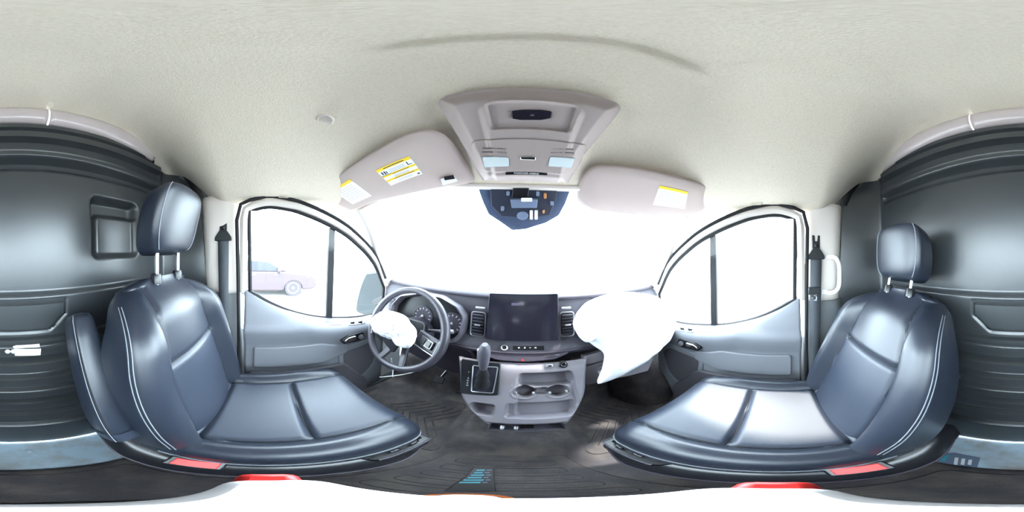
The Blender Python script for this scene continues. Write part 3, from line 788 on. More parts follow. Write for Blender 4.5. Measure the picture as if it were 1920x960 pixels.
def spoke(a0, a1, w0, w1, m='wheel_leather'):
    ra, rb = math.radians(a0), math.radians(a1)
    p0 = V3((0.06 * math.cos(ra), 0.06 * math.sin(ra), -0.035)); p1 = V3((RW * math.cos(rb), RW * math.sin(rb), -0.004))
    d = (p1 - p0).normalized(); q = V3((-d.y, d.x, 0))
    sp = MB().prism([WF @ p for p in (p0 + q * w0, p1 + q * w1, p1 - q * w1, p0 - q * w0)], wn_ * 0.018).build('spoke', m, sw_, bevel=0.006)
    return sp, p0, p1, q
for a0, a1, w0, w1 in ((195, 198, 0.034, 0.030), (-12, -12, 0.036, 0.034), (250, 252, 0.018, 0.014), (290, 288, 0.018, 0.014)):
    sp, p0, p1, q = spoke(a0, a1, w0, w1)
    if w0 > 0.02:
        md = p0 + (p1 - p0) * 0.5 + V3((0, 0, 0.02))
        fr = WF @ frame(md, p1 - p0, q)
        pd = box('button_pad', (-0.035, -0.020, 0), (0.035, 0.020, 0.006), 'gloss_black', sp, 0.004, fr)
        for k in range(2):
            box('button', (-0.026 + 0.03 * k, -0.012, 0.005), (-0.004 + 0.03 * k, 0.012, 0.010), 'satin_black', pd, 0.002, fr)
        tube('spoke_trim', [WF @ (p0 - q * (w0 + 0.001) + V3((0, 0, 0.018))), WF @ (p1 * 0.93 - q * (w1 + 0.001) + V3((0, 0, 0.016))), WF @ (p1 * 0.93 + q * (w1 + 0.001) + V3((0, 0, 0.016)))], 0.0028, 'silver_trim', sp, 6)
flap = rpoly([WF @ V3(p) for p in ((-0.085, -0.03, 0.03), (0.03, -0.06, 0.03), (0.012, -0.115, 0.02), (-0.055, -0.085, 0.02))], 0.012)
prism('hub_flap', flap, wn_ * 0.01, 'satin_black', sw_, 0.003)
# column shroud and stalks
col_pts = [WC - wn_ * d for d in (0.03, 0.07, 0.14, 0.22)]
rows = [[p + wu * (rx * math.cos(t)) + wv * (ry * math.sin(t)) for t in [2 * PI * q / 20 for q in range(20)]] for p, rx, ry in zip(col_pts, (0.055, 0.075, 0.085, 0.09), (0.05, 0.065, 0.075, 0.08))]
sh = thing('steering_column', 'dark steering column shroud between wheel and dashboard', 'steering column', tuple(col_pts[-1]))
MB().grid(rows, True).build('shroud', 'dash_dark', sh)
for a, b in (((0.07, 0.02, -0.07), at(845, 622, y=0.60)), ((-0.07, 0.03, -0.07), WF @ V3((-0.17, 0.05, -0.06)))):
    p0 = WF @ V3(a); b = V3(b)
    sk = tube('stalk', [p0, p0 + (b - p0) * 0.5, p0 + (b - p0) * 0.7, b], [0.007, 0.008, 0.011, 0.012], 'dash_plastic', sh, 12)
    tube('stalk_tip', [b, b + (b - p0).normalized() * 0.012], [0.0115, 0.009], 'silver_trim', sk, 12)
# deflated driver airbag on the hub
ol = [(703, 594), (722, 583), (742, 585), (760, 592), (770, 604), (782, 620), (780, 638), (768, 652), (752, 650), (742, 640), (722, 633), (704, 622), (698, 606)]
ab = pillow('deflated_airbag', spline([at(px, py, plane=(WC + wn_ * 0.02, wn_)) for px, py in ol], 5, True), wn_, 0.040, 'airbag', None, 20, 0.020, 30, 0.5, 3, 0.030)
tag(ab, 'crumpled white driver airbag hanging from the steering wheel hub', 'airbag', 'deployed airbags')
# white wire loop under the wheel
wy = 0.47
wp = [at(px, py, y=yy) for px, py, yy in ((712, 707, 0.45), (735, 705, 0.45), (770, 699, 0.46), (800, 687, 0.48), (820, 668, 0.50), (828, 655, 0.52), (824, 645, 0.55))]
wt = thing('white_wire', 'thin white plastic wire looping below the steering wheel', 'wire', tuple(wp[1]))
tube('wire', spline(wp, 6), 0.0022, 'white_plastic', wt, 6)
tube('wire_stub', [at(734, 672, y=0.45), at(737, 690, y=0.45), at(736, 706, y=0.45)], 0.002, 'white_plastic', wt, 6)
# pedals
for (px, py, zz), w_, h_, lab in (((823, 712, 0.22), 0.034, 0.028, 'ribbed brake pedal under the steering column'), ((865, 726, 0.12), 0.02, 0.055, 'narrow accelerator pedal beside the console')):
    c = at(px, py, z=zz)
    pdl = thing('pedal', lab, 'pedal', tuple(c), 'foot pedals')
    fr = frame(c, (1, 0, 0), V3((0, 0.75, 0.66)))
    pp = prism('pedal_pad', rpoly([fr @ V3(p) for p in ((-w_, -h_, 0), (w_, -h_, 0), (w_, h_, 0), (-w_, h_, 0))], 0.012), fr.to_3x3() @ V3((0, 0, 0.008)), 'rubber', pdl, 0.002)
    for k in range(5):
        yy = -h_ * 0.7 + h_ * 1.4 * k / 4
        box('pad_rib', (-w_ * 0.8, yy - 0.002, 0.008), (w_ * 0.8, yy + 0.002, 0.012), 'dash_plastic', pp, 0.001, fr)
    tube('pedal_arm', [fr @ V3((0, 0, -0.002)), fr @ V3((0, 0.10, -0.06)), fr @ V3((0, 0.28, -0.05))], 0.009, 'satin_black', pdl, 8)
# deployed passenger airbag draped over the dash
PN = V3((-0.06, -0.86, 0.5)).normalized()
PO = V3((0.45, 0.60, 0.72))
ol = [(1076, 600), (1088, 574), (1118, 556), (1165, 548), (1212, 552), (1242, 566), (1264, 600), (1258, 634), (1226, 664), (1184, 694), (1132, 718), (1120, 716), (1128, 692), (1132, 664), (1118, 652), (1104, 642), (1086, 630)]
ab2 = pillow('passenger_airbag', spline([at(px, py, plane=(PO, PN)) for px, py in ol], 5, True), PN, 0.070, 'airbag', None, 30, 0.014, 12, 0.25, 11, 0.035)
tag(ab2, 'large white deployed airbag draped over the passenger side of the dashboard', 'airbag', 'deployed airbags')
fo = [(1074, 604), (1086, 586), (1104, 580), (1122, 590), (1124, 618), (1112, 638), (1096, 641), (1082, 626)]
pillow('airbag_fold', spline([at(px, py, plane=(PO + PN * 0.055, PN)) for px, py in fo], 5, True), PN, 0.03, 'airbag', ab2, 12, 0.012, 22, 0.5, 5, 0.01)

# ---- windshield sensor housing
WP = (V3((0, 0.66, 1.335)), V3((0, -0.715, -0.70)))
wnn = V3(WP[1]).normalized()
se = thing('sensor_housing', 'dark blue sensor pack with exposed circuit parts at the top of the windshield', 'sensor', tuple(at(985, 350, plane=WP)))
so = [at(px, py, plane=WP) for px, py in ((894, 347), (930, 344), (985, 342), (1040, 345), (1072, 350), (1060, 382), (1048, 404), (1024, 418), (985, 430), (960, 432), (938, 416), (916, 402), (905, 378))]
prism('frit_patch', rpoly(so, 0.01), -wnn * 0.004, 'frit', se, 0.001)
def seb(name, pts, h, m, par=None, b=0.002, off=0.0):
    return prism(name, rpoly([at(px, py, plane=(WP[0] + wnn * off, wnn)) for px, py in pts], 0.004), wnn * h, m, par or se, b)
seb('bracket', ((920, 348), (1045, 348), (1042, 372), (1030, 402), (990, 408), (940, 404), (922, 384)), 0.010, 'bracket_dark')
cmod = seb('camera_module', ((957, 370), (1008, 370), (1006, 386), (960, 386)), 0.022, 'sensor_grey')
seb('module_label', ((977, 371), (998, 371), (998, 378), (977, 378)), 0.001, 'white_paper', cmod, 0, 0.0225)
seb('module_cover', ((962, 350), (992, 350), (990, 367), (960, 367)), 0.018, 'satin_black')
for px, py in ((953, 360), (1008, 361), (943, 388), (1034, 378)):
    seb('clip', ((px - 3, py - 4), (px + 3, py - 4), (px + 3, py + 4), (px - 3, py + 4)), 0.018, 'sensor_grey')
seb('copper_contact', ((1019, 360), (1024, 360), (1024, 370), (1019, 370)), 0.016, 'copper')
seb('copper_contact', ((1017, 391), (1021, 391), (1020, 397), (1017, 397)), 0.016, 'copper')
for px in (996, 1005):
    seb('terminal', ((px - 3, 392), (px + 3, 392), (px + 3, 409), (px - 3, 409)), 0.014, 'white_plastic')
seb('lens_ring', [(980 + 11 * math.cos(a), 402 + 8 * math.sin(a)) for a in [2 * PI * k / 14 for k in range(14)]], 0.014, 'sensor_grey')

# ---- overhead console
OP0 = V3((0, 0.60, 1.352)); ov = V3((0, -0.30, 0.240)).normalized(); on = V3((0, -0.240, -0.30)).normalized()
OPL = (OP0, on)
def oc(px, py):
    p = at(px, py, plane=OPL); return p.x, (p - OP0).dot(ov)
OL = sorted([oc(*p)[::-1] for p in ((905, 338), (895, 322), (878, 290), (858, 255), (838, 222), (824, 198), (822, 190), (828, 184), (838, 180))])
OR = sorted([oc(*p)[::-1] for p in ((1067, 340), (1078, 322), (1096, 290), (1120, 260), (1145, 230), (1162, 208), (1163, 200), (1156, 192), (1146, 188))])
ot0 = min(OL[0][0], OR[0][0]); ot1 = max(OL[-1][0], OR[-1][0])
top_c = oc(990, 165)[1]
w0, w1, w2, w3 = oc(918, 222), oc(1075, 222), oc(990, 190), oc(990, 240)
q0, q1, q2, q3 = oc(890, 290), oc(1094, 295), oc(990, 255), oc(988, 316)
def oh_h(x, t, e):
    h = 0.028 * ss(0, 0.045, e)
    h += 0.012 * rrect(x, t, w0[0] - 0.02, w1[0] + 0.02, -0.2, w2[1] + 0.016, 0.05, 0.02)
    h -= 0.014 * rrect(x, t, w0[0], w1[0], w3[1], w2[1], 0.016, 0.006)
    d = rrect(x, t, q0[0], q1[0], q3[1], q2[1], 0.025, 0.003)
    h -= 0.004 * (1 - abs(2 * d - 1)) * (0 if d in (0, 1) else 1)
    h += 0.004 * d
    return h
rows = []
NT, NX = 110, 130
for j in range(NT + 1):
    v = j / NT; row = []
    for i in range(NX + 1):
        u = i / NX; ue = 4 * u * (1 - u)
        ta, tb = ot0, ot1 + (top_c - ot1) * (1 - (2 * u - 1) ** 2)
        t = ta + (tb - ta) * v
        xl, xr = sinterp(OL, min(t, OL[-1][0])), sinterp(OR, min(t, OR[-1][0]))
        x = xl + (xr - xl) * u
        e = min(x - xl, xr - x, (tb - t), (t - ta) + 0.01)
        row.append(OP0 + V3((x, 0, 0)) + ov * t + on * oh_h(x, t, e))
    rows.append(row)
n0 = len(rows[0])
rows = [[p - on * 0.05 for p in rows[0]]] + rows + [[p - on * 0.05 for p in rows[-1]]]
rows = [[r[0] - on * 0.05] + r + [r[-1] - on * 0.05] for r in rows]
oh = thing('overhead_console', 'beige overhead console with dome lamps and black switch above the windshield', 'overhead console', (0, 0.45, 1.45))
MB().grid(rows).build('console_housing', 'console_beige', oh, angle=50)
def ocp(l, off): return [at(px, py, plane=(OP0 + on * off, on)) for px, py in l]
sb = prism('switch_bar', rpoly(ocp(((959, 208), (976, 206), (1014, 206), (1035, 209), (1034, 222), (1014, 225), (976, 225), (959, 222)), 0.024), 0.006), on * 0.008, 'gloss_black', oh, 0.002)
box('switch_icon', (-0.004, -0.003, 0), (0.004, 0.003, 0.001), 'display_grey', sb, 0, frame(at(998, 216, plane=(OP0 + on * 0.0325, on)), (1, 0, 0), ov))
for l, c in ((((905, 293), (954, 294), (955, 311), (909, 313)), 0), (((1031, 293), (1078, 296), (1070, 314), (1027, 311)), 1)):
    p = rpoly(ocp(l, 0.040), 0.006)
    ln = prism('dome_lens', p, on * 0.006, 'lamp_lens', oh, 0.002)
    tube('lens_rim', [q + on * 0.004 for q in p], 0.0016, 'silver_trim', ln, 6, True)
for a, b in ((903, 951), (1032, 1077)):
    for k in range(4):
        y = 277 + k * 3.5 + (1 if a > 960 else 0)
        sh_ = 2 * (3 - k)
        l = [(a + sh_ * 0.3, y), (b - sh_ * 0.3, y + 1), (b - sh_ * 0.3, y + 2.6), (a + sh_ * 0.3, y + 1.6)]
        prism('mic_slot', ocp(l, 0.0425), on * 0.0015, 'dark_print' if k % 2 == 0 else 'console_beige', oh, 0)
f2 = frame(at(990, 296, plane=(OP0 + on * 0.042, on)), (1, 0, 0), ov)
kn = prism('lamp_switch', rpoly([f2 @ V3(p) for p in ((-0.022, -0.006, 0), (0.022, -0.006, 0), (0.022, 0.006, 0), (-0.022, 0.006, 0))], 0.005), f2.to_3x3() @ V3((0, 0, -0.006)) * (1 if f2.to_3x3().col[2].dot(on) < 0 else -1), 'chrome', oh, 0.002)
ai = prism('indicator_strip', rpoly(ocp(((948, 322), (1026, 323), (1026, 328), (948, 327)), 0.038), 0.002), on * 0.006, 'satin_black', oh, 0.001)
ft = frame(at(987, 325, plane=(OP0 + on * 0.0445, on)), (1, 0, 0), ov)
ft = Matrix((V3((1, 0, 0)), ov, V3((1, 0, 0)).cross(ov))).transposed().to_4x4(); ft.translation = at(987, 325, plane=(OP0 + on * 0.0448, on))
text('indicator_text', 'PASSENGER AIRBAG', 0.0085, ft, 'white_print', ai)

# ---- sun visors
def visor(s, ol, label):
    P0 = V3((s * 0.4, 0.55, 1.352)); n = V3((s * -0.15 * -1, -0.62, -1)).normalized()
    n = V3((-s * 0.36, -0.62, -1.0)).normalized()
    pts = spline([at(px, py, plane=(P0, n)) for px, py in ol], 5, True)
    vs = thing('sun_visor', label, 'sun visor', tuple(sum(pts, V3()) / len(pts)), 'sun visors')
    c = sum(pts, V3()) / len(pts)
    rows = [[c + (p - c) * f + n * h for p in pts] for f, h in ((0.0, 0.013), (0.5, 0.013), (0.93, 0.012), (0.975, 0.009), (0.998, 0.0), (0.975, -0.009), (0.93, -0.012), (0.5, -0.013), (0.0, -0.013))]
    MB().grid(rows, True).build('visor_board', 'visor_cloth', vs, angle=60)
    return vs, P0 + n * 0.0135, n
vl, vp, vn = visor(-1, [(601, 362), (612, 346), (650, 316), (700, 284), (750, 256), (785, 244), (815, 244), (845, 262), (870, 298), (891, 332), (884, 342), (830, 350), (760, 364), (700, 378), (660, 393), (645, 390), (618, 378)], 'beige sun visor with two warning stickers above the driver side')
def vst(name, l, m, par, off, h): return prism(name, [at(px, py, plane=(vp + vn * off, vn)) for px, py in l], vn * h, m, par, 0)
a_, b_, c_, d_ = (704, 320), (767, 293), (792, 326), (733, 348)
def quad(a, b, c, d, u0, u1, v0, v1):
    f = lambda u, v: tuple((a[i] * (1 - u) + b[i] * u) * (1 - v) + (d[i] * (1 - u) + c[i] * u) * v for i in range(2))
    return [f(u0, v0), f(u1, v0), f(u1, v1), f(u0, v1)]
lb = vst('warning_label', quad(a_, b_, c_, d_, 0, 1, 0, 1), 'white_paper', vl, 0.0, 0.0006)
for v0, v1 in ((0, 0.15), (0.42, 0.52), (0.68, 0.78)): vst('yellow_band', quad(a_, b_, c_, d_, 0, 1, v0, v1), 'yellow_print', lb, 0.0007, 0.0003)
for u0, u1, v0, v1 in ((0.2, 0.8, 0.05, 0.09), (0.06, 0.10, 0.2, 0.36), (0.13, 0.17, 0.2, 0.38), (0.19, 0.22, 0.24, 0.36), (0.82, 0.85, 0.18, 0.36), (0.85, 0.95, 0.33, 0.36), (0.0, 0.3, 0.405, 0.43), (0.3, 0.8, 0.46, 0.485), (0.25, 0.85, 0.72, 0.745), (0.88, 0.96, 0.88, 0.94)):
    vst('print_mark', quad(a_, b_, c_, d_, u0, u1, v0, v1), 'dark_print', lb, 0.0011, 0.0002)
for v in (0.22, 0.28, 0.34, 0.57, 0.62, 0.83, 0.89): vst('print_line', quad(a_, b_, c_, d_, 0.3, 0.75, v, v + 0.02), 'grey_print', lb, 0.0011, 0.0002)
a_, b_, c_, d_ = (622, 357), (656, 336), (697, 367), (661, 383)
lb = vst('notice_label', quad(a_, b_, c_, d_, 0, 1, 0, 1), 'white_paper', vl, 0.0, 0.0006)
vst('yellow_band', quad(a_, b_, c_, d_, 0, 1, 0, 0.12), 'yellow_print', lb, 0.0007, 0.0003)
for k in range(7): vst('print_line', quad(a_, b_, c_, d_, 0.08, 0.85, 0.22 + k * 0.1, 0.24 + k * 0.1), 'grey_print', lb, 0.0007, 0.0002)
cl_ = vst('visor_clip', ((826, 334), (850, 328), (858, 338), (830, 346)), 'white_plastic', vl, 0.0, 0.008)
vst('clip_slot', ((832, 331), (850, 328), (853, 334), (834, 337)), 'satin_black', cl_, 0.008, 0.006)
vr, vp, vn = visor(1, [(1078, 376), (1084, 346), (1098, 322), (1116, 310), (1150, 309), (1200, 315), (1260, 328), (1310, 342), (1345, 358), (1336, 378), (1312, 398), (1270, 404), (1200, 402), (1140, 396), (1095, 390)], 'beige sun visor with one yellow-topped sticker above the passenger side')
a_, b_, c_, d_ = (1237, 348), (1290, 360), (1284, 392), (1224, 384)
lb = vst('warning_label', quad(a_, b_, c_, d_, 0, 1, 0, 1), 'white_paper', vr, 0.0, 0.0006)
vst('yellow_band', quad(a_, b_, c_, d_, 0, 1, 0, 0.14), 'yellow_print', lb, 0.0007, 0.0003)
for k in range(5): vst('print_line', quad(a_, b_, c_, d_, 0.08, 0.85, 0.25 + k * 0.12, 0.27 + k * 0.12), 'grey_print', lb, 0.0007, 0.0002)
# microphone grille in the headliner
c = ceil_at(610, 225, 0.002); n = V3((0.25, -0.25, -1)).normalized()
mg = thing('microphone_grille', 'small round ribbed grille in the headliner above the driver', 'grille', tuple(c))
fz = frame(c, V3((1, 0, 0.25)), V3((0, 1, 0)))
fz = Matrix((n.orthogonal().normalized(), n.cross(n.orthogonal().normalized()), n)).transposed().to_4x4(); fz.translation = c
lathe('grille_rim', [(0.026, -0.004), (0.026, 0.003), (0.022, 0.006), (0.019, 0.004), (0.019, -0.002)], fz, 'beige_plastic', mg, 28)
for k in range(7):
    yy = -0.015 + 0.03 * k / 6; hw = math.sqrt(max(0.0185 ** 2 - yy ** 2, 0))
    box('grille_bar', (-hw, yy - 0.0013, 0.001), (hw, yy + 0.0013, 0.005), 'beige_plastic', mg, 0, fz)
# ================================================================ SEATS
def split_build(rows, region, mats, parent, angle=60):
    """one surface, cut into parts along its seams; region(i,k) names the part of a cell"""
    parts = {}
    n = len(rows[0])
    for i in range(len(rows) - 1):
        for k in range(n - 1):
            parts.setdefault(region(i, k), []).append((i, k))
    out = {}
    for nm, cells in parts.items():
        idx = {}; vs = []; fs = []
        def vid(i, k):
            if (i, k) not in idx: idx[(i, k)] = len(vs); vs.append(rows[i][k])
            return idx[(i, k)]
        for i, k in cells: fs.append((vid(i, k), vid(i, k + 1), vid(i + 1, k + 1), vid(i + 1, k)))
        out[nm] = mesh(nm[0] if isinstance(nm, tuple) else nm, vs, fs, mats(nm), parent, angle=angle)
    return out
def make_seat(s, cx, recl, hr_up, bend, label):
    """s = side of the van (-1 driver, 1 passenger); inboard is towards x = 0"""
    YB, YF, ZT = -0.20, 0.325, 0.487
    st = thing('front_seat', label, 'seat', (cx, 0.05, 0.0), 'front seats')
    inb = -s                                        # local x sign that points inboard
    # ---------------- cushion
    HW = 0.245; SEAM = 0.165
    def hw(y):
        h = HW - 0.012 * ss(0.0, YB, y)
        r = 0.085; d = y - (YF - r)
        if d > 0: h -= 0.075 * (1 - math.sqrt(max(0.0, 1 - min(1, d / r) ** 2.2)))
        return h
    def front(x): return YF - 0.025 * (abs(x) / HW) ** 3
    def ztop(x, y):
        ax = abs(x)
        z = ZT + 0.012 * ss(-0.1, 0.2, y)
        z += 0.020 * ss(SEAM - 0.005, SEAM + 0.035, ax) * ss(0.30, 0.12, y)
        z += 0.006 * (1 - (ax / SEAM) ** 2) if ax < SEAM else 0
        z -= 0.011 * gs(ax - SEAM, 0.006)
        if ax < SEAM: z -= 0.016 * gs(y - (0.088 - 0.03 * (x * inb)), 0.008) * ss(SEAM, SEAM - 0.02, ax) + 0.012 * gs(y + 0.125, 0.007)
        z -= 0.02 * ss(-0.12, -0.2, y)
        rr = 0.075; d = y - (YF - rr)
        if d > 0: z -= 0.065 * (1 - math.sqrt(max(0.0, 1 - min(0.999, d / rr) ** 2)))
        return z
    ys = [YB + (YF - 0.06 - YB) * j / 70 for j in range(71)] + [YF - 0.06 + 0.06 * math.sin(PI / 2 * j / 16) for j in range(1, 17)]
    rows = []; us = []
    side = [(0, 0.355), (0, 0.39), (0, 0.42)]
    for y in ys:
        h = hw(y); row = []; 
        rc = 0.045
        tops = []
        nS = 8
        pts2 = []
        zt = ztop(h - rc, y)
        zb = 0.36
        for q in range(4): pts2.append((-h + 0.006 * (1 - q / 3), zb + (min(zt - rc, 0.44) - zb) * q / 4))
        for q in range(nS + 1):
            a = PI / 2 * q / nS
            pts2.append((-h + rc * (1 - math.cos(a)), zt - rc + rc * math.sin(a)))
        xin = -h + rc
        nT = 56
        mid = [(xin + (-2 * xin) * q / nT) for q in range(1, nT)]
        full = pts2 + [(x, ztop(x, y)) for x in mid] + [(-x, z) for x, z in reversed(pts2)]
        rows.append([V3((cx + x, y, z)) for x, z in full])
    nfull = len(rows[0])
    f_last = rows[-1]
    rows.append([V3((p.x, YF - 0.002, min(p.z, 0.40))) for p in f_last]); rows.append([V3((p.x, YF - 0.012, 0.36)) for p in f_last])
    def reg(i, k):
        p = rows[i][k]; x = p.x - cx; ax = abs(x)
        if ax > SEAM: return ('inboard_bolster',) if x * inb > 0 else ('outboard_bolster',)
        return ('front_insert',) if p.y > 0.088 - 0.03 * (x * inb) else ('rear_insert',)
    split_build(rows, reg, lambda n: 'vinyl_insert' if 'insert' in n[0] else 'vinyl', st)
    # seams
    for sg in (-1, 1):
        tube('cushion_seam', [V3((cx + sg * SEAM, y, ztop(SEAM, y) + 0.001)) for y in [-0.14 + (YF - 0.01 + 0.14) * j / 40 for j in range(41)]], 0.0020, 'seam', st, 5)
    tube('cross_seam', [V3((cx + x, 0.088 - 0.03 * (x * inb), ztop(x, 0.088 - 0.03 * (x * inb)) + 0.001)) for x in [-SEAM + 2 * SEAM * j / 24 for j in range(25)]], 0.0022, 'seam', st, 5)
    # piping along the inboard shoulder and front of the cushion
    pip = [V3((cx + inb * (hw(y) + 0.001), y, 0.432 - 0.02 * ss(0.24, 0.32, y))) for y in [-0.16 + (YF - 0.02 + 0.16) * j / 30 for j in range(31)]] + [V3((cx + inb * x, YF - 0.004 + 0.003, 0.412)) for x in (0.16, 0.1, 0.0, -0.1, -0.16)]
    tube('piping', pip, 0.0022, 'stitch', st, 5)
    # ---------------- base: plastic side shield, front switch pod, pedestal, rails
    sh = MB()
    rr = []
    for j in range(33):
        y = -0.34 + 0.63 * j / 32
        w = 0.012 + 0.026 * ss(-0.34, -0.2, y) * ss(0.31, 0.18, y)
        zt = 0.385 + 0.06 * ss(-0.1, -0.3, y)
        xo = HW - 0.012
        rr.append([V3((cx + inb * (xo - 0.03), y, zt)), V3((cx + inb * xo, y, zt)), V3((cx + inb * (xo + w * 0.55), y, zt - 0.018)), V3((cx + inb * (xo + w), y, zt - 0.05)), V3((cx + inb * (xo + w + 0.004), y, zt - 0.062)), V3((cx + inb * (xo + w - 0.006), y, zt - 0.072)), V3((cx + inb * (xo - 0.01), y, zt - 0.095)), V3((cx + inb * (xo - 0.03), y, zt - 0.09))])
    MB().grid(rr, True).build('side_shield', 'satin_black', st, angle=50)
    tube('shield_edge', [r[4] for r in rr], 0.0028, 'dash_dark', st, 5)
    # front pod
    p0 = V3((cx + inb * (HW + 0.005), 0.20, 0.385))
    pod = [V3((cx + inb * 0.225, 0.12, 0.39)), V3((cx + inb * 0.262, 0.15, 0.385)), V3((cx + inb * 0.255, 0.30, 0.37)), V3((cx + inb * 0.195, 0.315, 0.37))]
    pd = prism('switch_pod', rpoly(pod, 0.012), (0, 0, -0.05), 'satin_black', st, 0.006)
    tube('pod_edge', [pod[1] + V3((0, 0, 0.001)), pod[2] + V3((0, 0, 0.001)), pod[3] + V3((0, 0, 0.001))], 0.003, 'dash_plastic', pd, 6)
    for k in range(2):
        box('seat_switch', (-0.010, -0.014, 0), (0.010, 0.014, 0.007), 'gloss_black', pd, 0.003, Matrix.Translation((cx + inb * 0.238, 0.20 + 0.055 * k, 0.385)))
    box('pedestal', (cx - 0.20, -0.24, 0.0), (cx + 0.20, 0.20, 0.30), 'rubber', st, 0.015)
    for sg in (-1, 1): box('seat_rail', (cx + sg * 0.19 - 0.02, -0.28, 0.285), (cx + sg * 0.19 + 0.02, 0.27, 0.335), 'satin_black', st, 0.004)
    box('cushion_pan', (cx - 0.215, -0.24, 0.33), (cx + 0.215, 0.29, 0.37), 'rubber', st, 0.01)
    # seat-belt buckle with red release
    bk = V3((cx + inb * (HW + 0.005), -0.085, 0.415))
    nb = V3((inb * 0.55, 0.1, 0.83)).normalized(); ub = V3((0, 1, 0)); ub = (ub - nb * ub.dot(nb)).normalized()
    fb = Matrix((ub, nb.cross(ub), nb)).transposed().to_4x4(); fb.translation = bk
    bu = MB().box((-0.045, -0.02, -0.02), (0.038, 0.02, 0.008), fb).build('belt_buckle', 'satin_black', st, bevel=0.004)
    box('release_button', (-0.034, -0.014, 0.004), (0.030, 0.014, 0.012), 'red_plastic', bu, 0.002, fb)
    # ---------------- backrest (built upright, then leaned)
    rc = math.radians(recl); piv = V3((cx, -0.135, 0.485))
    def L(x, f, t):                                  # x across, f forward of the back's face, t along its height
        return piv + V3((x, f * math.cos(rc) - t * math.sin(rc) + bend * max(0, t - 0.30) ** 2, f * math.sin(rc) + t * math.cos(rc)))
    H = 0.575
    WB = [(-0.06, 0.225), (0.0, 0.236), (0.12, 0.250), (0.25, 0.254), (0.36, 0.249), (0.45, 0.231), (0.51, 0.203), (0.545, 0.168), (0.565, 0.130), (0.575, 0.095)]
    SB = [(-0.06, 0.155), (0.1, 0.150), (0.32, 0.140), (0.40, 0.128), (0.575, 0.112)]
    def bw(t): return sinterp(WB, t)
    def bs(t): return sinterp(SB, t) * 1.0
    T0 = 0.325
    def face(x, t):
        ax = abs(x); sm = min(bs(t), bw(t) * 0.8); w = bw(t)
        f = 0.012 * math.cos(PI * min(1, ax / sm) / 2) + 0.010 * ss(0.0, 0.2, t) * ss(0.5, 0.3, t)
        f += 0.045 * ss(sm, sm + 0.045, ax) * ss(0.57, 0.40, t)
        f -= 0.010 * gs(ax - sm, 0.006)
        if ax < sm: f -= 0.014 * gs(t - T0, 0.0065)
        f -= 0.07 * ss(0.42, H, t) ** 2
        return f
    ts = [-0.06 + (0.50 + 0.06) * j / 70 for j in range(71)] + [0.50 + (H - 0.50) * math.sin(PI / 2 * j / 18) for j in range(1, 19)]
    rows = []
    for t in ts:
        w = bw(t); rc_ = min(0.05, w * 0.4); thk = 0.115 - 0.045 * ss(0.2, H, t)
        kd = ss(H, 0.50, t) ** 0.5
        fs_ = face(w - rc_, t)
        prof = []
        zb = face(0, t) - 0.012 - thk * (0.45 + 0.55 * kd)
        prof += [(0, zb), (-w * 0.3, zb)]
        for q in range(4): prof.append((-w * (0.6 + 0.13 * q), zb))
        prof.append((-w * 0.995, zb + 0.015))
        for q in range(1, 4): prof.append((-w, zb + 0.015 + (fs_ - rc_ - zb - 0.015) * q / 4))
        for q in range(9):
            a = PI / 2 * q / 8; prof.append((-w + rc_ * (1 - math.cos(a)), fs_ - rc_ + rc_ * math.sin(a)))
        xin = w - rc_
        mid = [(-xin + 2 * xin * q / 56) for q in range(1, 56)]
        full = prof + [(x, face(x, t)) for x in mid] + [(-x, f) for x, f in reversed(prof)]
        rows.append([L(x, f, t) for x, f in full])
    tt = ts
    lastc = sum(rows[-1], V3()) / len(rows[-1])
    rows.append([lastc + (p - lastc) * 0.5 + V3((0, 0, 0.0)) for p in rows[-1]]); rows.append([lastc for p in rows[-1]])
    def inv(p):
        d = p - piv
        t = d.z / math.cos(rc)
        d = d - V3((0, bend * max(0, t - 0.30) ** 2, 0)); return d.x, d.y * math.cos(rc) + d.z * math.sin(rc), -d.y * math.sin(rc) + d.z * math.cos(rc)
    def reg2(i, k):
        x, f, t = inv(rows[i][k]); ax = abs(x)
        if f < face(0, min(t, H)) - 0.05 and t < 0.5: return ('back_shell',)
        sm = min(bs(t), bw(min(t, H)) * 0.8)
        if ax > sm and t < 0.545: return ('back_inboard_bolster',) if x * inb > 0 else ('back_outboard_bolster',)
        return ('back_upper_insert',) if t > T0 else ('back_lower_insert',)
    split_build(rows, reg2, lambda n: 'vinyl_insert' if 'lower_insert' in n[0] else 'vinyl', st)
    # back board closing the rear
    bb = []
    for t in [-0.06 + (0.46 + 0.06) * j / 20 for j in range(21)]:
        w = bw(t) * 0.75; thk = 0.115 - 0.045 * ss(0.2, H, t); kd = ss(H, 0.50, t) ** 0.5
        bb.append([L(x, face(0, t) - 0.012 - thk * (0.45 + 0.55 * kd) - 0.002, t) for x in (-w, -w * 0.5, 0, w * 0.5, w)])
    MB().grid(bb).build('back_board', 'rubber', st, solid=0.004)
    for sg in (-1, 1):
        tube('back_seam', [L(sg * min(bs(t), bw(t) * 0.8), face(min(bs(t), bw(t) * 0.8), t) + 0.001, t) for t in [0.0 + 0.53 * j / 40 for j in range(41)]], 0.0018, 'seam', st, 5)
    tube('back_cross_seam', [L(x, face(x, T0) + 0.001, T0) for x in [-0.138 + 0.276 * j / 20 for j in range(21)]], 0.002, 'seam', st, 5)
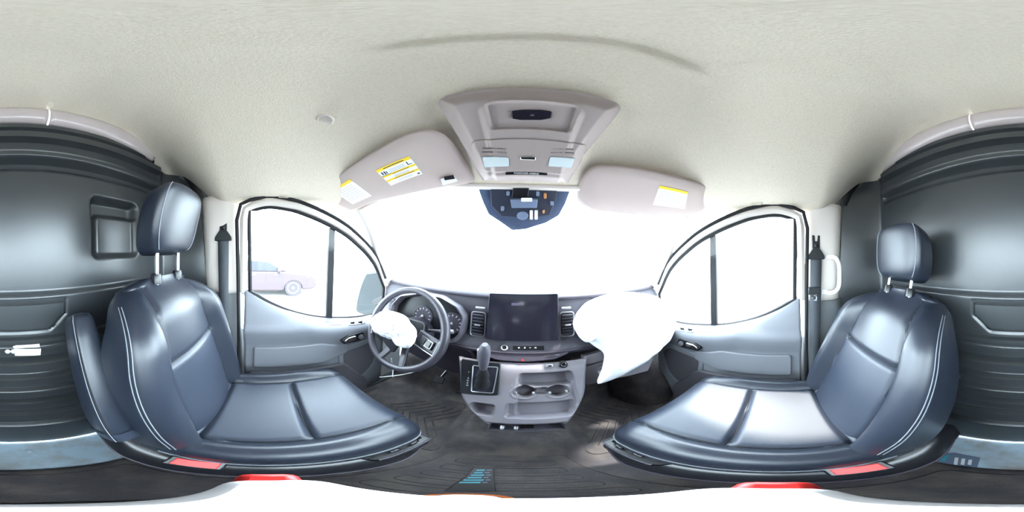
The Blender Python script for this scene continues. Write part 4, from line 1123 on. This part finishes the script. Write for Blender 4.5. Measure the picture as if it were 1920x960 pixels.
    # double stitched line on both shoulders
    for sg in (-1, 1):
        for dd in (0.0, 0.005):
            pts = []
            for t in [0.0 + 0.515 * j / 46 for j in range(47)]:
                w = bw(t) - 0.006; a = math.radians(48)
                rc_ = min(0.05, bw(t) * 0.4); fs_ = face(bw(t) - rc_, t)
                a = math.radians(14 + dd * 2000)
                pts.append(L(sg * (bw(t) - rc_ + (rc_ + 0.0006) * math.cos(a)), fs_ - rc_ + (rc_ + 0.0006) * math.sin(a), t))
            tube('stitching', pts, 0.0012, 'stitch', st, 5)
    # ---------------- headrest
    hb = H - 0.02 + hr_up; hh = 0.192; hwid = 0.116; dep = 0.050
    f0 = -0.055
    rows = []
    tts = [j / 40 for j in range(41)]
    for v in tts:
        e = 2 * v - 1
        k = (1 - abs(e) ** 5) ** (1 / 3.2) if abs(e) < 1 else 0.0
        kw = 0.86 + 0.14 * (1 - (e * 0.9) ** 2); kw *= (0.60 + 0.40 * k)
        kd = 0.35 + 0.65 * k
        t = hb + hh * v
        row = []
        for q in range(56):
            a = 2 * PI * q / 56; ca, sa = math.cos(a), math.sin(a)
            p = 4.6
            rx = math.copysign(abs(ca) ** (2 / p), ca); ry = math.copysign(abs(sa) ** (2 / p), sa)
            row.append(L(rx * hwid * kw, f0 + ry * dep * kd + 0.012 * e + 0.008 * (1 - rx * rx) * (ry > 0), t))
        rows.append(row)
    c0 = sum(rows[0], V3()) / 56; c1 = sum(rows[-1], V3()) / 56
    rows = [[c0 for _ in rows[0]]] + rows + [[c1 for _ in rows[0]]]
    hr = MB().grid(rows, True).build('headrest', 'vinyl', st, angle=60)
    for sg in (-1, 1):
        pts = []
        for v in [0.03 + 0.94 * j / 36 for j in range(37)]:
            e = 2 * v - 1; k = (1 - abs(e) ** 5) ** (1 / 3.2)
            kw = (0.86 + 0.14 * (1 - (e * 0.9) ** 2)) * (0.60 + 0.40 * k); kd = 0.35 + 0.65 * k
            a = math.radians(40); p = 4.6
            rx = math.cos(a) ** (2 / p); ry = math.sin(a) ** (2 / p)
            pts.append(L(sg * (rx * hwid * kw + 0.0005), f0 + ry * dep * kd + 0.012 * e + 0.008 * (1 - rx * rx) + 0.0008, hb + hh * v))
        tube('headrest_stitch', pts, 0.0014, 'stitch', hr, 5)
    for sg in (-1, 1):
        x = sg * 0.058
        tube('headrest_post', [L(x, f0 - 0.005, H - 0.06), L(x, f0 - 0.005, hb + 0.05)], 0.0065, 'chrome', st, 12)
        a = L(x, f0 - 0.004, H - 0.004); d = (L(0, 0, 1) - L(0, 0, 0)).normalized()
        lathe('post_collar', [(0.017, -0.016), (0.017, 0.004), (0.0145, 0.012), (0.008, 0.013)], Matrix.Translation(a) @ V3((0, 0, 1)).rotation_difference(d).to_matrix().to_4x4(), 'satin_black', st, 18)
    return st, L, inb
seat_d, Ld, _ = make_seat(-1, -0.425, 13.5, 0.088, 0.42, 'black vinyl driver seat with raised headrest and folded armrest')
seat_p, Lp, _ = make_seat(1, 0.432, 23.0, 0.055, 0.30, 'black vinyl passenger seat leaning back with a low headrest, no armrest')
# folded inboard armrest of the driver seat
am = thing('armrest', 'folded-up black vinyl armrest on the inboard side of the driver seat', 'armrest', (-0.20, -0.22, 0.55))
prof = [(-0.03, 0.026, 0.030), (-0.02, 0.034, 0.036), (0.05, 0.038, 0.045), (0.2, 0.037, 0.052), (0.32, 0.034, 0.050), (0.37, 0.031, 0.046), (0.385, 0.024, 0.036), (0.39, 0.012, 0.018)]
A0, A1 = V3((-0.163, -0.225, 0.585)), V3((-0.172, -0.40, 0.92))
dv = (A1 - A0).normalized(); fx = V3((1, 0, 0)); fy = dv.cross(fx).normalized() * -1
rows = []
for t, rx, ry in prof:
    rows.append([A0 + dv * t + fx * (math.copysign(abs(math.cos(a)) ** 0.5, math.cos(a)) * rx) + fy * (math.copysign(abs(math.sin(a)) ** 0.5, math.sin(a)) * ry) for a in [2 * PI * q / 32 for q in range(32)]])
rows = [[A0 + dv * prof[0][0]] * 32] + rows + [[A0 + dv * 0.391] * 32]
pad_ = MB().grid(rows, True).build('armrest_pad', 'vinyl', am, angle=60)
tube('armrest_seam', [A0 + dv * t + fx * (rx * 0.85) + fy * (-ry * 0.86) for t, rx, ry in prof[1:7]], 0.0018, 'seam', pad_, 5)
tube('armrest_stitch', [A0 + dv * t + fx * (rx * 0.85) + fy * (-ry * 0.86) + V3((0.004, 0.002, 0)) for t, rx, ry in prof[1:7]], 0.001, 'stitch', pad_, 5)
rows = [[A0 + dv * t + fx * (math.copysign(abs(math.cos(a)) ** 0.5, math.cos(a)) * rx) + fy * (math.copysign(abs(math.sin(a)) ** 0.5, math.sin(a)) * ry) for a in [2 * PI * q / 32 for q in range(32)]] for t, rx, ry in ((-0.025, 0.033, 0.037), (0.012, 0.038, 0.043))]
MB().grid(rows, True).build('armrest_cuff', 'vinyl_insert', am)
tube('armrest_pivot', [V3((-0.225, -0.235, 0.60)), V3((-0.165, -0.235, 0.60))], 0.022, 'satin_black', am, 14)
# ================================================================ BELTS, HANDLE, SMALL THINGS
def belt(s, label):
    # anchor on the upper B-pillar, strap running down to the floor
    if s < 0: pa, ptop, pb = (420, 432), (420, 456), (422, 662)
    else: pa, ptop, pb = (1529, 466), (1527, 486), (1524, 700)
    xa = 0.772
    a = at(*pa, x=s * xa); t = at(*ptop, x=s * xa)
    bt = thing('seat_belt', label, 'seat belt', (a.x, a.y, 0.2), 'seat belts')
    # adjuster with forked top
    k = 0.0018
    def q(pts, off): return [V3((s * (xa - off), a.y + y * 1.4, a.z + z * 1.15)) for y, z in pts]
    prism('height_adjuster', rpoly(q(((-0.014, 0.055), (-0.006, 0.055), (-0.004, 0.03), (0.004, 0.03), (0.006, 0.055), (0.014, 0.055), (0.013, 0.0), (0.008, -0.02), (-0.008, -0.02), (-0.013, 0.0)), 0), 0.003), (-s * 0.016, 0, 0), 'belt_plastic', bt, 0.002)
    prism('guide_loop', rpoly(q(((-0.012, 0.0), (0.012, 0.0), (0.030, -0.032), (0.030, -0.046), (-0.030, -0.046), (-0.030, -0.032)), 0.006), 0.008), (-s * 0.014, 0, 0), 'belt_plastic', bt, 0.003)
    lathe('bolt_cover', [(0.009, 0), (0.009, 0.006), (0.005, 0.008)], frame((s * (xa - 0.016), a.y, a.z + 0.012), (0, 1, 0), (0, 0, 1 * -s)), 'satin_black', bt, 14)
    b = at(*pb, x=s * 0.775)
    n = 16; rows = []
    for j in range(n + 1):
        u = j / n; c = V3((s * (0.757 - 0.004 * math.sin(PI * u) + 0.012 * u), (a.y) + (b.y - a.y) * u, a.z - 0.034 + (b.z - a.z - 0.10) * u))
        tw = 0.0275 - (0.010 if s < 0 else 0.003) * u
        rows.append([c + V3((0, -tw, 0)), c + V3((-s * 0.001, 0, 0)), c + V3((0, tw, 0))])
    MB().grid(rows).build('webbing', 'belt_web', bt, solid=0.0018)
    if s > 0:
        c = at(1527, 545, x=s * 0.75)
        tg = MB().box((-0.009, -0.030, -0.018), (0.009, 0.030, 0.018), Matrix.Translation(c)).build('tongue_cover', 'belt_plastic', bt, bevel=0.004)
        mb = MB()
        for lo, hi in (((-0.0015, -0.012, -0.045), (0.0015, -0.006, -0.016)), ((-0.0015, 0.006, -0.045), (0.0015, 0.012, -0.016)), ((-0.0015, -0.012, -0.05), (0.0015, 0.012, -0.043)), ((-0.0015, -0.012, -0.028), (0.0015, 0.012, -0.022))): mb.box(lo, hi, Matrix.Translation(c))
        mb.build('latch_tongue', 'chrome', tg)
    return bt
belt(-1, 'grey seat belt hanging from the driver-side pillar beside the window')
belt(1, 'grey seat belt with metal tongue on the passenger-side pillar')
# grab handle on the passenger pillar
gh = thing('grab_handle', 'white D-shaped grab handle beside the passenger seat belt', 'grab handle', tuple(at(1562, 516, x=0.77)))
hp = [at(px, py, x=xx) for px, py, xx in ((1546, 484, 0.79), (1556, 482, 0.765), (1567, 484, 0.75), (1573, 496, 0.745), (1574, 516, 0.745), (1573, 536, 0.745), (1567, 546, 0.75), (1556, 549, 0.765), (1546, 547, 0.79))]
tube('grip', spline(hp, 5), 0.011, 'white_plastic', gh, 12)
for k in (0, -1):
    c = hp[k]
    box('handle_foot', (-0.012, -0.016, -0.014), (0.012, 0.016, 0.014), 'white_plastic', gh, 0.006, Matrix.Translation(c))
# grey bracket between passenger seat and pillar
bkt = prism('pillar_bracket', rpoly([at(px, py, y=-0.33) for px, py in ((1560, 568), (1576, 580), (1600, 578), (1602, 604), (1576, 600), (1566, 612))], 0.004), (0, -0.012, 0), 'painted_metal', None, 0.002)
tag(bkt, 'bare grey metal bracket low on the pillar behind the passenger seat', 'bracket')
# paper tag with two round seals tucked in a rib of the bulkhead
y_ = bulk_y(-0.05, 0.74) + 0.004
tgp = thing('paper_tag', 'white folded paper tag with two round clear beads on the bulkhead ribs', 'tag', tuple(at(50, 656, y=y_)))
yt = BK + 0.036
def tq(l): return [at(px, py, y=yt) for px, py in l]
prism('tag_upper', tq(((24, 650), (30, 648), (74, 645), (75, 651), (50, 652), (26, 653))), (0, -0.003, 0), 'white_paper', tgp, 0.0004)
prism('tag_lower', tq(((27, 654), (50, 655), (77, 654), (76, 666), (28, 667))), (0, -0.003, 0), 'white_paper', tgp, 0.0004)
for px in (14.5, 25):
    c = at(px, 659, y=yt + 0.004)
    lathe('bead', [(0.001, -0.0085), (0.005, -0.007), (0.008, -0.003), (0.009, 0), (0.008, 0.003), (0.005, 0.007), (0.001, 0.0085)], Matrix.Translation(c), 'lamp_lens', tgp, 14)
# blue-teal printed sticker on the bare floor behind the passenger seat
fs_ = thing('floor_sticker', 'scuffed blue-green printed sticker on the bare metal floor behind passenger seat', 'sticker', tuple(at(1790, 862, z=0.0)))
def fq(l, z): return [at(px, py, z=z) for px, py in l]
prism('sticker_sheet', fq(((1735, 860), (1752, 850), (1790, 849), (1838, 858), (1832, 876), (1790, 873)), 0.0), (0, 0, 0.0012), 'sensor_grey', fs_, 0)
prism('sticker_print', fq(((1748, 860), (1756, 852), (1780, 853), (1772, 865)), 0.0014), (0, 0, 0.0006), 'teal_print', fs_, 0)
for k in range(3): prism('print_bar', fq(((1790 + 13 * k, 858 + 2 * k), (1797 + 13 * k, 858 + 2 * k), (1795 + 13 * k, 872), (1788 + 13 * k, 871)), 0.0014), (0, 0, 0.0006), 'white_print', fs_, 0)
# dark wrapper with teal lettering and orange-rimmed lid on the walkway pad
wr = thing('wrapper', 'dark crinkled wrapper with teal print lying on the walkway pad', 'wrapper', tuple(at(885, 900, z=0.02)))
prism('wrapper_sheet', fq(((888, 877), (926, 879), (928, 908), (930, 921), (832, 921), (852, 908)), 0.0195), (0, 0, 0.003), 'satin_black', wr, 0.0008)
for k, (x0, x1) in enumerate(((894, 922), (890, 918), (884, 921), (878, 916), (870, 920), (862, 914))):
    y = 880.5 + k * 4.6
    prism('teal_mark', fq(((x0, y), (x1 - 12, y), (x1 - 14, y + 2.4), (x0 - 2, y + 2.4)), 0.0229), (0, 0, 0.0005), 'teal_print', wr, 0)
    prism('pale_mark', fq(((x1 - 9, y + 0.4), (x1, y + 0.4), (x1, y + 1.7), (x1 - 10, y + 1.7)), 0.0229), (0, 0, 0.0005), 'sensor_grey', wr, 0)
oc_ = at(862, 934, z=0.022)
lid = thing('orange_lid', 'small round lid with orange rim lying below the camera stand', 'lid', tuple(oc_))
lathe('lid_disc', [(0.026, -0.002), (0.026, 0.003), (0.024, 0.004)], Matrix.Translation(oc_), 'silver_trim', lid, 28)
tube('lid_rim', [oc_ + V3((0.027 * math.cos(a), 0.027 * math.sin(a), 0.003)) for a in [2 * PI * k / 28 for k in range(28)]], 0.004, 'orange', lid, 8, True)
# camera stand straight below the viewpoint
sp = thing('camera_stand', 'slim camera stand with white head and red side clamps between the seats', 'camera stand', (0, 0, 0.018))
def slab(name, pts, z0, z1, m, b=0.003): return prism(name, rpoly([V3((x, y, z0)) for x, y in pts], 0.006), (0, 0, z1 - z0), m, sp, b)
slab('head_plate', ((-0.026, -0.007), (0.026, -0.007), (0.026, 0.010), (0.013, 0.013), (-0.013, 0.013), (-0.026, 0.010)), 0.925, 0.950, 'white_plastic')
for sg in (-1, 1):
    box('side_clamp', (sg * 0.028 - 0.005, -0.006, 0.928), (sg * 0.028 + 0.005, 0.007, 0.946), 'red_plastic', sp, 0.003)
tube('stand_pole', [V3((0, 0, 0.02)), V3((0, 0, 0.5)), V3((0, 0, 0.926))], [0.012, 0.011, 0.009], 'satin_black', sp, 16)
lathe('stand_base', [(0.060, 0.0), (0.060, 0.006), (0.030, 0.012), (0.013, 0.03)], Matrix.Translation((0, 0, 0.0185)), 'satin_black', sp, 32)
# ================================================================ OUTSIDE
# driver-side door mirror
mr = thing('side_mirror', 'tall exterior door mirror outside the driver quarter window', 'mirror', (-0.98, 0.80, 0.75))
MPN = V3((0.35, -0.93, 0.0)).normalized()
MP = (V3((-1.0, 0.80, 0.9)), MPN)
mo = [at(px, py, plane=MP) for px, py in ((687, 512), (712, 509), (720, 516), (719, 560), (712, 588), (690, 592), (668, 585), (667, 570), (676, 535))]
pillow('mirror_housing', spline([p - MPN * 0.012 for p in mo], 4, True), -MPN, 0.09, 'satin_black', mr, 10, 0.0, 5, 0.1)
c = sum(mo, V3()) / len(mo)
prism('mirror_glass', rpoly([c + (p - c) * 0.90 + V3((0, 0, 0.01)) for p in mo], 0.01), MPN * 0.004, 'mirror_glass', mr, 0.001)
prism('blind_spot_glass', rpoly([at(px, py, plane=(MP[0] + MPN * 0.006, MPN)) for px, py in ((672, 571), (712, 568), (709, 585), (690, 589), (672, 582))], 0.01), MPN * 0.004, 'mirror_glass', mr, 0.001)
tube('mirror_arm', [c - MPN * 0.03 + V3((0.05, 0, -0.06)), V3((-0.86, 0.80, 0.78))], 0.03, 'satin_black', mr, 10)
# parked sedan beyond the driver window
GZ = -0.65
pc = thing('parked_car', 'dark sedan parked outside, washed out beyond the driver window', 'car', (-7.1, -0.3, GZ))
X0, X1 = -8.0, -6.2
prof = [(-2.6, 0.35), (-2.62, 0.75), (-2.5, 0.98), (-1.7, 1.02), (0.75, 0.98), (1.75, 0.85), (1.98, 0.70), (2.02, 0.42), (1.9, 0.28), (1.42, 0.25), (1.36, 0.45), (1.22, 0.58), (1.05, 0.62), (0.88, 0.58), (0.74, 0.45), (0.68, 0.24), (-1.28, 0.24), (-1.34, 0.45), (-1.48, 0.58), (-1.65, 0.62), (-1.82, 0.58), (-1.96, 0.45), (-2.02, 0.28)]
prism('car_body', [V3((X0, y, GZ + z)) for y, z in prof], (X1 - X0, 0, 0), 'car_paint', pc, 0.05)
cab = [(-2.1, 1.0), (-1.35, 1.40), (-0.3, 1.45), (0.15, 1.38), (0.85, 0.97)]
rows = [[V3((X0 + 0.08 + ins, y, GZ + z)) for y, z in cab] for ins in (0,)] 
lo_, hi_ = [V3((X0 + 0.12, y, GZ + z)) for y, z in cab], [V3((X1 - 0.12, y, GZ + z)) for y, z in cab]
prism('car_cabin', lo_, (X1 - X0 - 0.24, 0, 0), 'car_paint', pc, 0.04)
for w_ in (((-1.95, 1.03), (-1.32, 1.36), (-0.72, 1.40), (-0.72, 1.02)), ((-0.66, 1.02), (-0.66, 1.40), (-0.28, 1.40), (0.12, 1.33), (0.62, 1.0))):
    prism('car_window', [V3((X1 - 0.122, y, GZ + z)) for y, z in w_], (0.008, 0, 0), 'car_glass', pc, 0.004)
for yy in (1.05, -1.65):
    for xx in (X1 - 0.24, X0 + 0.02):
        fr = Matrix.Translation((xx, yy, GZ + 0.33)) @ Matrix.Rotation(PI / 2, 4, 'Y')
        wl = lathe('car_wheel', [(0.22, 0.0), (0.32, 0.0), (0.335, 0.03), (0.335, 0.19), (0.32, 0.22), (0.24, 0.22), (0.23, 0.19)], fr, 'tire', pc, 32)
        lathe('wheel_rim', [(0.225, 0.02), (0.225, 0.20), (0.20, 0.20), (0.18, 0.17), (0.06, 0.19), (0.05, 0.205)], fr, 'silver_trim', wl, 24)
box('headlamp', (X1 - 0.25, 1.80, GZ + 0.62), (X1 - 0.01, 1.99, GZ + 0.74), 'lamp_lens', pc, 0.03)
for yy in (-0.45, 0.4): box('door_handle', (X1 - 0.01, yy - 0.10, GZ + 0.86), (X1 + 0.02, yy + 0.06, GZ + 0.89), 'chrome', pc, 0.01)
box('door_gap', (X1 - 0.004, -0.69, GZ + 0.3), (X1 + 0.003, -0.675, GZ + 0.98), 'tire', pc, 0)
box('door_gap', (X1 - 0.004, 0.62, GZ + 0.3), (X1 + 0.003, 0.635, GZ + 0.96), 'tire', pc, 0)
box('car_mirror', (X1 - 0.02, 0.42, GZ + 1.0), (X1 + 0.16, 0.56, GZ + 1.12), 'car_paint', pc, 0.03)
